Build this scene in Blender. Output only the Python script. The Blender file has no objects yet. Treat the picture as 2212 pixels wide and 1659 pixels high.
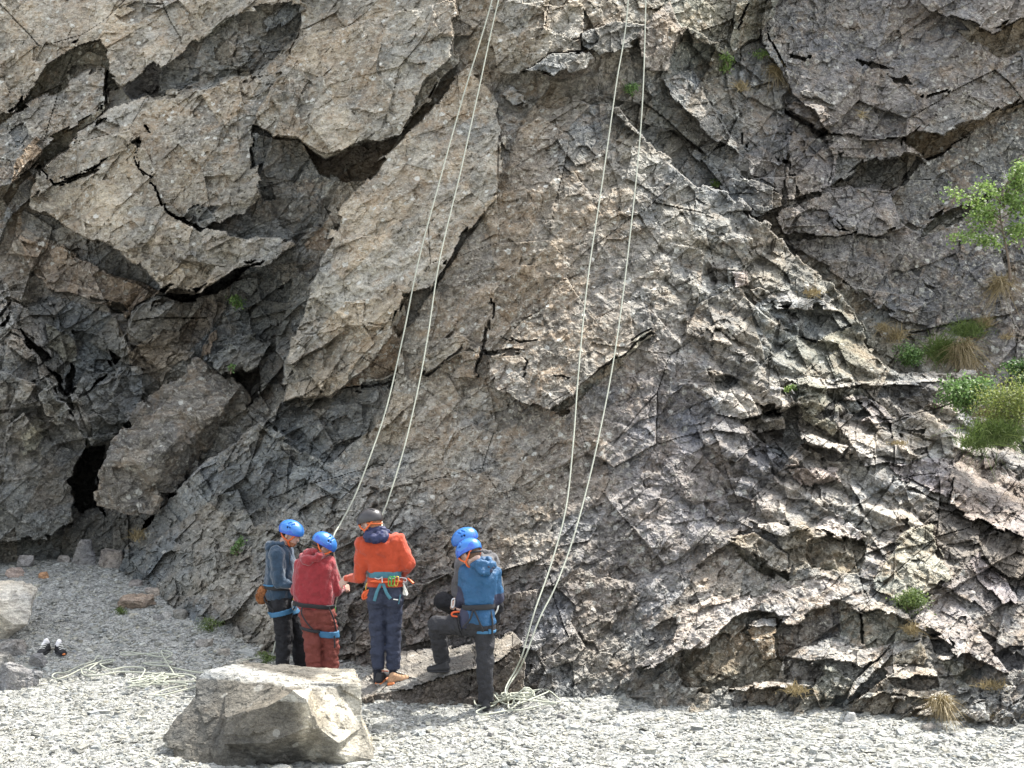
import bpy, bmesh, math, random, colorsys
import numpy as np
from mathutils import Vector, Matrix, Quaternion
R = math.radians
SC = bpy.context.scene
COL = SC.collection

# ------------------------------------------------------------------ camera, sky, sun, exposure
FPX, CX, CY, CAMZ = 3000.0, 1106.0, 829.5, 3.1        # the photo measured on a 2212 x 1659 grid
cam_d = bpy.data.cameras.new('camera'); cam = bpy.data.objects.new('camera', cam_d); COL.objects.link(cam)
cam_d.sensor_width = 36.0; cam_d.lens = 36.0 * FPX / 2212.0
cam_d.clip_start = 0.1; cam_d.clip_end = 500
cam.location = (0, 0, CAMZ); cam.rotation_euler = (R(90), 0, 0)
SC.camera = cam
SUN_DIR = Vector((0.42, 0.38, 0.82)).normalized()     # towards the sun: high, from the right, a little behind the crag
world = bpy.data.worlds.new("World"); SC.world = world; world.use_nodes = True
wn = world.node_tree; bg = wn.nodes['Background']
sky = wn.nodes.new('ShaderNodeTexSky'); sky.sky_type = 'NISHITA'; sky.sun_disc = False
sky.sun_elevation = math.asin(SUN_DIR.z); sky.sun_rotation = math.atan2(SUN_DIR.x, SUN_DIR.y)
sky.air_density = 1.0; sky.dust_density = 2.5; sky.ozone_density = 0.6
hs = wn.nodes.new('ShaderNodeHueSaturation'); hs.inputs['Saturation'].default_value = 0.35   # thin bright cloud
wn.links.new(sky.outputs[0], hs.inputs['Color']); wn.links.new(hs.outputs[0], bg.inputs[0]); bg.inputs[1].default_value = 0.15
sun_d = bpy.data.lights.new('sun', 'SUN'); sun_d.energy = 2.55; sun_d.angle = R(0.53); sun_d.color = (1.0, 0.96, 0.90)
sun = bpy.data.objects.new('sun', sun_d); COL.objects.link(sun)
sun.rotation_euler = SUN_DIR.to_track_quat('Z', 'Y').to_euler()
SC.view_settings.view_transform = 'Standard'; SC.view_settings.look = 'None'
SC.view_settings.exposure = 1.92; SC.view_settings.gamma = 1.0

# ------------------------------------------------------------------ helpers
def at(u, v, Y):
    return np.array([(u - CX) / FPX * Y, Y, CAMZ - (v - CY) / FPX * Y])
def tag(o, label=None, cat=None, group=None, kind=None):
    if label: o['label'] = label
    if cat: o['category'] = cat
    if group: o['group'] = group
    if kind: o['kind'] = kind
    return o
def empty(name, loc=(0, 0, 0)):
    o = bpy.data.objects.new(name, None); o.location = loc; o.empty_display_size = 0.1; COL.objects.link(o); return o
def link(name, me, mat, parent=None):
    o = bpy.data.objects.new(name, me); COL.objects.link(o)
    if mat is not None:
        if isinstance(mat, (list, tuple)):
            for m in mat: me.materials.append(m)
        else: me.materials.append(mat)
    if parent is not None:
        o.parent = parent
        if parent.type == 'EMPTY': o.location = -parent.location      # vertices are in world metres
    return o
def mesh_np(verts, faces, smooth=False):
    """faces: (n,3) or (n,4) int array, or list of lists"""
    me = bpy.data.meshes.new('m')
    verts = np.asarray(verts, dtype=np.float32)
    if isinstance(faces, np.ndarray):
        n, k = faces.shape
        me.vertices.add(len(verts)); me.vertices.foreach_set('co', verts.ravel())
        me.loops.add(n * k); me.loops.foreach_set('vertex_index', faces.astype(np.int32).ravel())
        me.polygons.add(n); me.polygons.foreach_set('loop_start', np.arange(0, n * k, k, dtype=np.int32))
        me.polygons.foreach_set('loop_total', np.full(n, k, dtype=np.int32))
        me.update(calc_edges=True)
    else:
        me.from_pydata([tuple(map(float, p)) for p in verts], [], faces); me.update()
    me.polygons.foreach_set('use_smooth', np.full(len(me.polygons), bool(smooth)))
    return me
def hash01(ix, iy, seed, iz=None):
    a = (ix.astype(np.int64) * 374761393 + iy.astype(np.int64) * 668265263 + seed * 1442695041)
    if iz is not None: a = a + iz.astype(np.int64) * 2147483647 * 3 + iz.astype(np.int64) * 40503
    a = a & 0xffffffff
    a = ((a ^ (a >> 13)) * 1274126177) & 0xffffffff
    a = ((a ^ (a >> 16)) * 2246822519) & 0xffffffff
    a = a ^ (a >> 15)
    return (a & 0xffffff).astype(np.float32) / 16777216.0
def vnoise(x, y, seed=0):
    ix = np.floor(x); iy = np.floor(y); fx = x - ix; fy = y - iy
    fx = fx * fx * (3 - 2 * fx); fy = fy * fy * (3 - 2 * fy)
    ix = ix.astype(np.int64); iy = iy.astype(np.int64)
    a = hash01(ix, iy, seed); b = hash01(ix + 1, iy, seed); c = hash01(ix, iy + 1, seed); d = hash01(ix + 1, iy + 1, seed)
    return ((a + (b - a) * fx) * (1 - fy) + (c + (d - c) * fx) * fy) * 2 - 1
def fbm(x, y, oct=4, seed=0, gain=0.5):
    s = 0; a = 1.0
    for i in range(oct):
        s = s + a * vnoise(x, y, seed + i * 17); x = x * 2.03 + 5.1; y = y * 2.03 - 3.7; a *= gain
    return s
def vnoise3(x, y, z, seed=0):
    ix = np.floor(x); iy = np.floor(y); iz = np.floor(z); fx = x - ix; fy = y - iy; fz = z - iz
    fx = fx * fx * (3 - 2 * fx); fy = fy * fy * (3 - 2 * fy); fz = fz * fz * (3 - 2 * fz)
    ix = ix.astype(np.int64); iy = iy.astype(np.int64); iz = iz.astype(np.int64)
    def h(dx, dy, dz): return hash01(ix + dx, iy + dy, seed, iz + dz)
    l = lambda a, b, t: a + (b - a) * t
    return l(l(l(h(0,0,0), h(1,0,0), fx), l(h(0,1,0), h(1,1,0), fx), fy), l(l(h(0,0,1), h(1,0,1), fx), l(h(0,1,1), h(1,1,1), fx), fy), fz) * 2 - 1
def facets(x, y, cell, ang, stretch, seed, slope, off, lean=(0.0, 0.0), k=1.0, warp=0.06, jit=0.9):
    """broken-rock relief: every cell is a tilted plane; x, y in metres; returns height (m), crack closeness, cell hash"""
    ca, sa = math.cos(ang), math.sin(ang)
    wx = x + cell * warp * fbm(x / cell * 0.9, y / cell * 0.9, 3, seed + 501)
    wy = y + cell * warp * fbm(x / cell * 0.9, y / cell * 0.9, 3, seed + 777)
    p = (wx * ca + wy * sa) / (cell * stretch); q = (-wx * sa + wy * ca) / cell
    ip = np.floor(p).astype(np.int64); iq = np.floor(q).astype(np.int64)
    best = np.full(x.shape, -1e9, np.float32); second = best.copy(); H = np.zeros_like(best); ID = np.zeros_like(best)
    for di in (-1, 0, 1):
        for dj in (-1, 0, 1):
            a = ip + di; b = iq + dj
            cxp = a + 0.5 + jit * (hash01(a, b, seed) - 0.5); cyp = b + 0.5 + jit * (hash01(a, b, seed + 1) - 0.5)
            dp = (p - cxp); dq = (q - cyp)
            o = (hash01(a, b, seed + 2) - 0.5) * 2
            g1 = (hash01(a, b, seed + 3) - 0.5) * 2 * slope + lean[0]; g2 = (hash01(a, b, seed + 4) - 0.5) * 2 * slope + lean[1]
            h = o * off * cell + (g1 * dp * stretch + g2 * dq) * cell
            s = -(dp * dp + dq * dq) * k + o * 0.15
            m = s > best
            second = np.where(m, best, np.maximum(second, s))
            H = np.where(m, h, H); ID = np.where(m, hash01(a, b, seed + 9), ID); best = np.where(m, s, best)
    return H.astype(np.float32), (best - second), ID
def inpoly(u, v, poly):
    u0 = min(p[0] for p in poly); u1 = max(p[0] for p in poly); v0 = min(p[1] for p in poly); v1 = max(p[1] for p in poly)
    out = np.zeros(u.shape, bool)
    idx = np.nonzero((u >= u0) & (u <= u1) & (v >= v0) & (v <= v1))
    if len(idx[0]) == 0: return out
    x = u[idx]; y = v[idx]; c = np.zeros(x.shape, bool); n = len(poly)
    for i in range(n):
        x1, y1 = poly[i]; x2, y2 = poly[(i + 1) % n]
        if y1 == y2: continue
        t = ((y1 > y) != (y2 > y)) & (x < (x2 - x1) * (y - y1) / (y2 - y1) + x1)
        c ^= t
    out[idx] = c
    return out
class TPS:
    def __init__(s, pts, lam=1e-3):
        P = np.array(pts, float); s.p = P[:, :2] / 1000; n = len(P)
        d = np.linalg.norm(s.p[:, None] - s.p[None], axis=2); K = np.where(d > 0, d * d * np.log(d + 1e-12), 0) + lam * np.eye(n)
        A = np.zeros((n + 3, n + 3)); A[:n, :n] = K; A[:n, n] = 1; A[:n, n + 1:] = s.p; A[n, :n] = 1; A[n + 1:, :n] = s.p.T
        s.w = [np.linalg.solve(A, np.concatenate([P[:, j], [0, 0, 0]])) for j in range(2, P.shape[1])]
    def __call__(s, u, v, j=0):
        u = np.asarray(u, float) / 1000; v = np.asarray(v, float) / 1000; w = s.w[j]; n = len(s.p)
        out = w[n] + w[n + 1] * u + w[n + 2] * v
        for i in range(n):
            r2 = (u - s.p[i, 0]) ** 2 + (v - s.p[i, 1]) ** 2
            out = out + w[i] * 0.5 * r2 * np.log(r2 + 1e-14)
        return out
def sstep(a, b, x):
    t = np.clip((x - a) / (b - a), 0, 1); return t * t * (3 - 2 * t)

# ------------------------------------------------------------------ materials
def NT(name):
    m = bpy.data.materials.new(name); m.use_nodes = True; n = m.node_tree; b = n.nodes['Principled BSDF']; return m, n, b
def nd(n, t, **kw):
    x = n.nodes.new(t)
    for k, v in kw.items(): setattr(x, k, v)
    return x
def ramp(n, fac, stops):
    r = nd(n, 'ShaderNodeValToRGB'); e = r.color_ramp.elements
    while len(e) < len(stops): e.new(0.5)
    for i, (p, c) in enumerate(stops):
        e[i].position = p; e[i].color = (c, c, c, 1) if isinstance(c, (int, float)) else (*c, 1)
    n.links.new(fac, r.inputs[0]); return r.outputs[0]
def noise(n, co, scale, detail=4, rough=0.55, dist=0.0):
    t = nd(n, 'ShaderNodeTexNoise'); t.inputs['Scale'].default_value = scale; t.inputs['Detail'].default_value = detail
    t.inputs['Roughness'].default_value = rough; t.inputs['Distortion'].default_value = dist
    n.links.new(co, t.inputs['Vector']); return t.outputs['Fac']
def mixc(n, fac, a, b, mode='MIX'):
    m = nd(n, 'ShaderNodeMix'); m.data_type = 'RGBA'; m.blend_type = mode
    for i, x in ((0, fac), (6, a), (7, b)):
        if isinstance(x, bpy.types.NodeSocket): n.links.new(x, m.inputs[i])
        elif isinstance(x, (int, float)) and i == 0: m.inputs[0].default_value = x
        else: m.inputs[i].default_value = (*x, 1) if len(x) == 3 else x
    return m.outputs[2]
def math_(n, op, a, b=None, clamp=False):
    m = nd(n, 'ShaderNodeMath', operation=op); m.use_clamp = clamp
    for i, x in ((0, a), (1, b)):
        if x is None: continue
        if isinstance(x, bpy.types.NodeSocket): n.links.new(x, m.inputs[i])
        else: m.inputs[i].default_value = x
    return m.outputs[0]
def mapping(n, co, scale=(1, 1, 1), rot=(0, 0, 0)):
    m = nd(n, 'ShaderNodeMapping'); m.inputs['Scale'].default_value = scale; m.inputs['Rotation'].default_value = rot
    n.links.new(co, m.inputs[0]); return m.outputs[0]
def rock_mat(name, attr=True, col=(0.2, 0.19, 0.18), lichen=0.5, bump=1.0, warm=(0.37, 0.26, 0.155), fine=1.0):
    m, n, b = NT(name); co = nd(n, 'ShaderNodeTexCoord').outputs['Object']
    if attr:
        a = nd(n, 'ShaderNodeAttribute', attribute_name='tone'); base = a.outputs['Color']; lk = a.outputs['Alpha']
    else:
        base = nd(n, 'ShaderNodeRGB'); base.outputs[0].default_value = (*col, 1); base = base.outputs[0]
        lk = nd(n, 'ShaderNodeValue'); lk.outputs[0].default_value = lichen; lk = lk.outputs[0]
    rot = mapping(n, co, (1, 1, 2.6), (0, R(38), R(10)))
    big = noise(n, co, 1.3, 4, 0.62, 0.3)
    mid = noise(n, rot, 9.0 * fine, 6, 0.70, 0.3)
    fin = noise(n, co, 60.0 * fine, 3, 0.7)
    c = mixc(n, ramp(n, big, [(0.35, 0.0), (0.7, 1.0)]), mixc(n, 1.0, base, (0.8, 0.82, 0.86), 'MULTIPLY'), mixc(n, 1.0, base, (1.20, 1.13, 1.03), 'MULTIPLY'))
    c = mixc(n, 1.0, c, ramp(n, mid, [(0.3, 0.58), (0.48, 0.95), (0.70, 1.42)]), 'MULTIPLY')
    c = mixc(n, 1.0, c, ramp(n, fin, [(0.3, 0.65), (0.7, 1.35)]), 'MULTIPLY')
    # warm iron and lichen staining
    wf = math_(n, 'MULTIPLY', ramp(n, noise(n, co, 2.7, 8, 0.78, 0.4), [(0.49, 0.0), (0.63, 0.72)]), math_(n, 'MULTIPLY', lk, 0.85))
    c = mixc(n, wf, c, warm)
    # pale crust lichen speckle
    sp = math_(n, 'MULTIPLY', ramp(n, noise(n, co, 17.0 * fine, 5, 0.72, 0.4), [(0.54, 0.0), (0.59, 1.0)]), ramp(n, noise(n, co, 2.3, 3, 0.6), [(0.32, 0.15), (0.58, 1.0)]))
    c = mixc(n, math_(n, 'MULTIPLY', sp, math_(n, 'MULTIPLY', lk, 0.85)), c, (0.60, 0.57, 0.48))
    c = mixc(n, math_(n, 'MULTIPLY', ramp(n, noise(n, rot, 11.0 * fine, 5, 0.75, 0.2), [(0.57, 0.0), (0.66, 1.0)]), 0.38), c, mixc(n, 1.0, c, (0.45, 0.42, 0.42), 'MULTIPLY'))
    # round white lichen spots
    for sc_, th, rr in ((3.4, 0.70, 0.15), (7.0, 0.74, 0.22)):
        vv = nd(n, 'ShaderNodeTexVoronoi'); vv.inputs['Scale'].default_value = sc_; n.links.new(mapping(n, co), vv.inputs['Vector'])
        sepc = nd(n, 'ShaderNodeSeparateColor'); n.links.new(vv.outputs['Color'], sepc.inputs[0])
        dd = math_(n, 'ADD', vv.outputs['Distance'], math_(n, 'MULTIPLY', math_(n, 'SUBTRACT', fin, 0.5), 0.22))
        sel = math_(n, 'MULTIPLY', math_(n, 'GREATER_THAN', sepc.outputs[0], th), math_(n, 'LESS_THAN', dd, rr))
        c = mixc(n, math_(n, 'MULTIPLY', sel, math_(n, 'ADD', math_(n, 'MULTIPLY', lk, 0.75), 0.15, True), True), c, (0.66, 0.65, 0.58))
    # hairline cracks
    vc = nd(n, 'ShaderNodeTexVoronoi', feature='DISTANCE_TO_EDGE'); vc.inputs['Scale'].default_value = 3.4 * fine
    dco = nd(n, 'ShaderNodeVectorMath', operation='ADD'); nt = nd(n, 'ShaderNodeTexNoise'); nt.inputs['Scale'].default_value = 5 * fine; nt.inputs['Detail'].default_value = 5
    n.links.new(co, nt.inputs['Vector']); sc2 = nd(n, 'ShaderNodeVectorMath', operation='SCALE'); sc2.inputs[3].default_value = 0.35 / fine
    n.links.new(nt.outputs['Color'], sc2.inputs[0]); n.links.new(rot, dco.inputs[0]); n.links.new(sc2.outputs[0], dco.inputs[1]); n.links.new(dco.outputs[0], vc.inputs['Vector'])
    ck = ramp(n, vc.outputs['Distance'], [(0.0, 0.0), (0.035, 1.0)])
    c = mixc(n, 1.0, c, ramp(n, ck, [(0, 0.78), (1, 1.0)]), 'MULTIPLY')
    n.links.new(c, b.inputs['Base Color']); b.inputs['Roughness'].default_value = 0.82; b.inputs['Specular IOR Level'].default_value = 0.25
    bh = math_(n, 'ADD', math_(n, 'MULTIPLY', mid, 1.0), math_(n, 'MULTIPLY', fin, 0.16))
    bh = math_(n, 'ADD', bh, math_(n, 'MULTIPLY', ck, 0.06))
    bh = math_(n, 'ADD', bh, math_(n, 'MULTIPLY', noise(n, rot, 24.0 * fine, 4, 0.7, 0.3), 0.35))
    bp = nd(n, 'ShaderNodeBump'); bp.inputs['Distance'].default_value = 0.056 * bump / fine; bp.inputs['Strength'].default_value = 1.0
    n.links.new(bh, bp.inputs['Height']); n.links.new(bp.outputs[0], b.inputs['Normal'])
    return m
def plain(name, col, rough=0.7, var=0.15, scale=20, bump=0.0, bscale=60, spec=0.4, metal=0.0, sheen=0.0, detail=5, stretch=(1, 1, 1)):
    m, n, b = NT(name); co = mapping(n, nd(n, 'ShaderNodeTexCoord').outputs['Object'], stretch)
    f = noise(n, co, scale, detail, 0.6)
    lo = tuple(c * (1 - var) for c in col); hi = tuple(min(1, c * (1 + var)) for c in col)
    n.links.new(ramp(n, f, [(0.3, lo), (0.7, hi)]), b.inputs['Base Color'])
    b.inputs['Roughness'].default_value = rough; b.inputs['Specular IOR Level'].default_value = spec; b.inputs['Metallic'].default_value = metal
    if sheen: b.inputs['Sheen Weight'].default_value = sheen; b.inputs['Sheen Roughness'].default_value = 0.5
    if bump:
        bp = nd(n, 'ShaderNodeBump'); bp.inputs['Distance'].default_value = bump; n.links.new(noise(n, co, bscale, 4, 0.6), bp.inputs['Height'])
        n.links.new(bp.outputs[0], b.inputs['Normal'])
    return m
# ================================================================== the crag
STEP = 2.0
BACK = TPS([(-200,100,21),(100,50,21),(500,50,20.5),(800,100,19.6),(850,300,18.9),(100,350,20),(300,450,19.3),(550,500,18.8),(700,420,18.7),(100,650,19.2),
 (350,700,19.1),(600,700,18.8),(100,850,18.7),(250,850,19.2),(450,850,18.8),(0,1000,18.6),(200,1020,19.4),(400,1000,18.6),(100,1150,18.9),(250,1200,18.6),
 (-300,700,18.8),(-300,1100,18.6),(-300,1400,18.4),(100,1400,18.3),(-300,-300,22.5),(500,-300,22),
 (1100,0,18.9),(1250,100,18.5),(1100,-300,20.2),(1400,100,18.9),(1400,-300,20.7),(1500,200,19.5),(1700,100,20.4),(1700,350,19.4),(1700,480,18.9),(1900,300,20.0),
 (2100,100,20.7),(2200,400,19.6),(2000,550,19.0),(2000,720,18.5),(2200,700,18.6),(2200,-300,22.3),(2500,300,20),(2500,800,18.4),(2200,950,17.6),(1900,-300,22),(1500,700,18.3),(2500,1100,17)])
CEN = TPS([(1000,150,18.75),(1120,215,18.4),(1340,240,18.05),(1150,400,17.2),(900,400,17.7),(720,600,17.4),(800,700,16.9),(650,800,17.2),(1100,700,16.4),(1300,600,16.7),(1500,420,17.5),
 (1650,500,17.6),(1500,700,16.4),(1800,650,17.7),(1930,800,17.2),(1700,850,16.0),(2100,930,16.8),(2212,1000,16.6),(2000,1050,15.6),(1500,1000,15.4),(1100,1000,15.6),
 (850,1000,16.0),(600,900,16.9),(620,1100,16.3),(400,1080,17.6),(420,1250,16.6),(800,1200,15.2),(1100,1200,14.9),(1400,1250,14.6),(1750,1250,14.4),(2100,1250,14.3),
 (2500,1250,14.1),(2500,1000,16.0),(1000,-200,19.5),(1400,-200,19.5),(-200,1210,19.0),(250,1250,17.9),(340,1300,17.0),(440,1370,16),(560,1430,15.3),(700,1440,15.0),(900,1390,14.7),(1100,1380,14.35),
 (1150,1500,13.7),(1300,1515,13.65),(1500,1540,13.3),(1900,1545,13.05),(2212,1570,12.7),(2500,1580,12.4),(-200,1500,17.5),(300,1600,15.0),(1000,1650,13.3),(1900,1700,12.9)])
CEN_POLY = [(1000,140),(1045,158),(1110,200),(1180,235),(1260,225),(1340,238),(1420,330),(1500,400),(1580,420),(1640,470),(1700,520),(1730,560),(1850,660),(1870,740),(1940,800),
 (2110,800),(2130,900),(2212,980),(2700,1050),(2700,1900),(-400,1900),(-400,1330),(250,1250),(270,1190),(330,1130),(360,1080),(450,990),(520,950),(600,880),(610,860),(640,720),(690,560),(740,450),(862,310),(905,260)]
TAN, BRN, PUR, GRY, BLU, RST, OLV, PAL = (0.375,0.345,0.285),(0.285,0.262,0.225),(0.240,0.230,0.222),(0.260,0.260,0.243),(0.185,0.196,0.192),(0.25,0.185,0.125),(0.22,0.22,0.175),(0.44,0.425,0.39)
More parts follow.
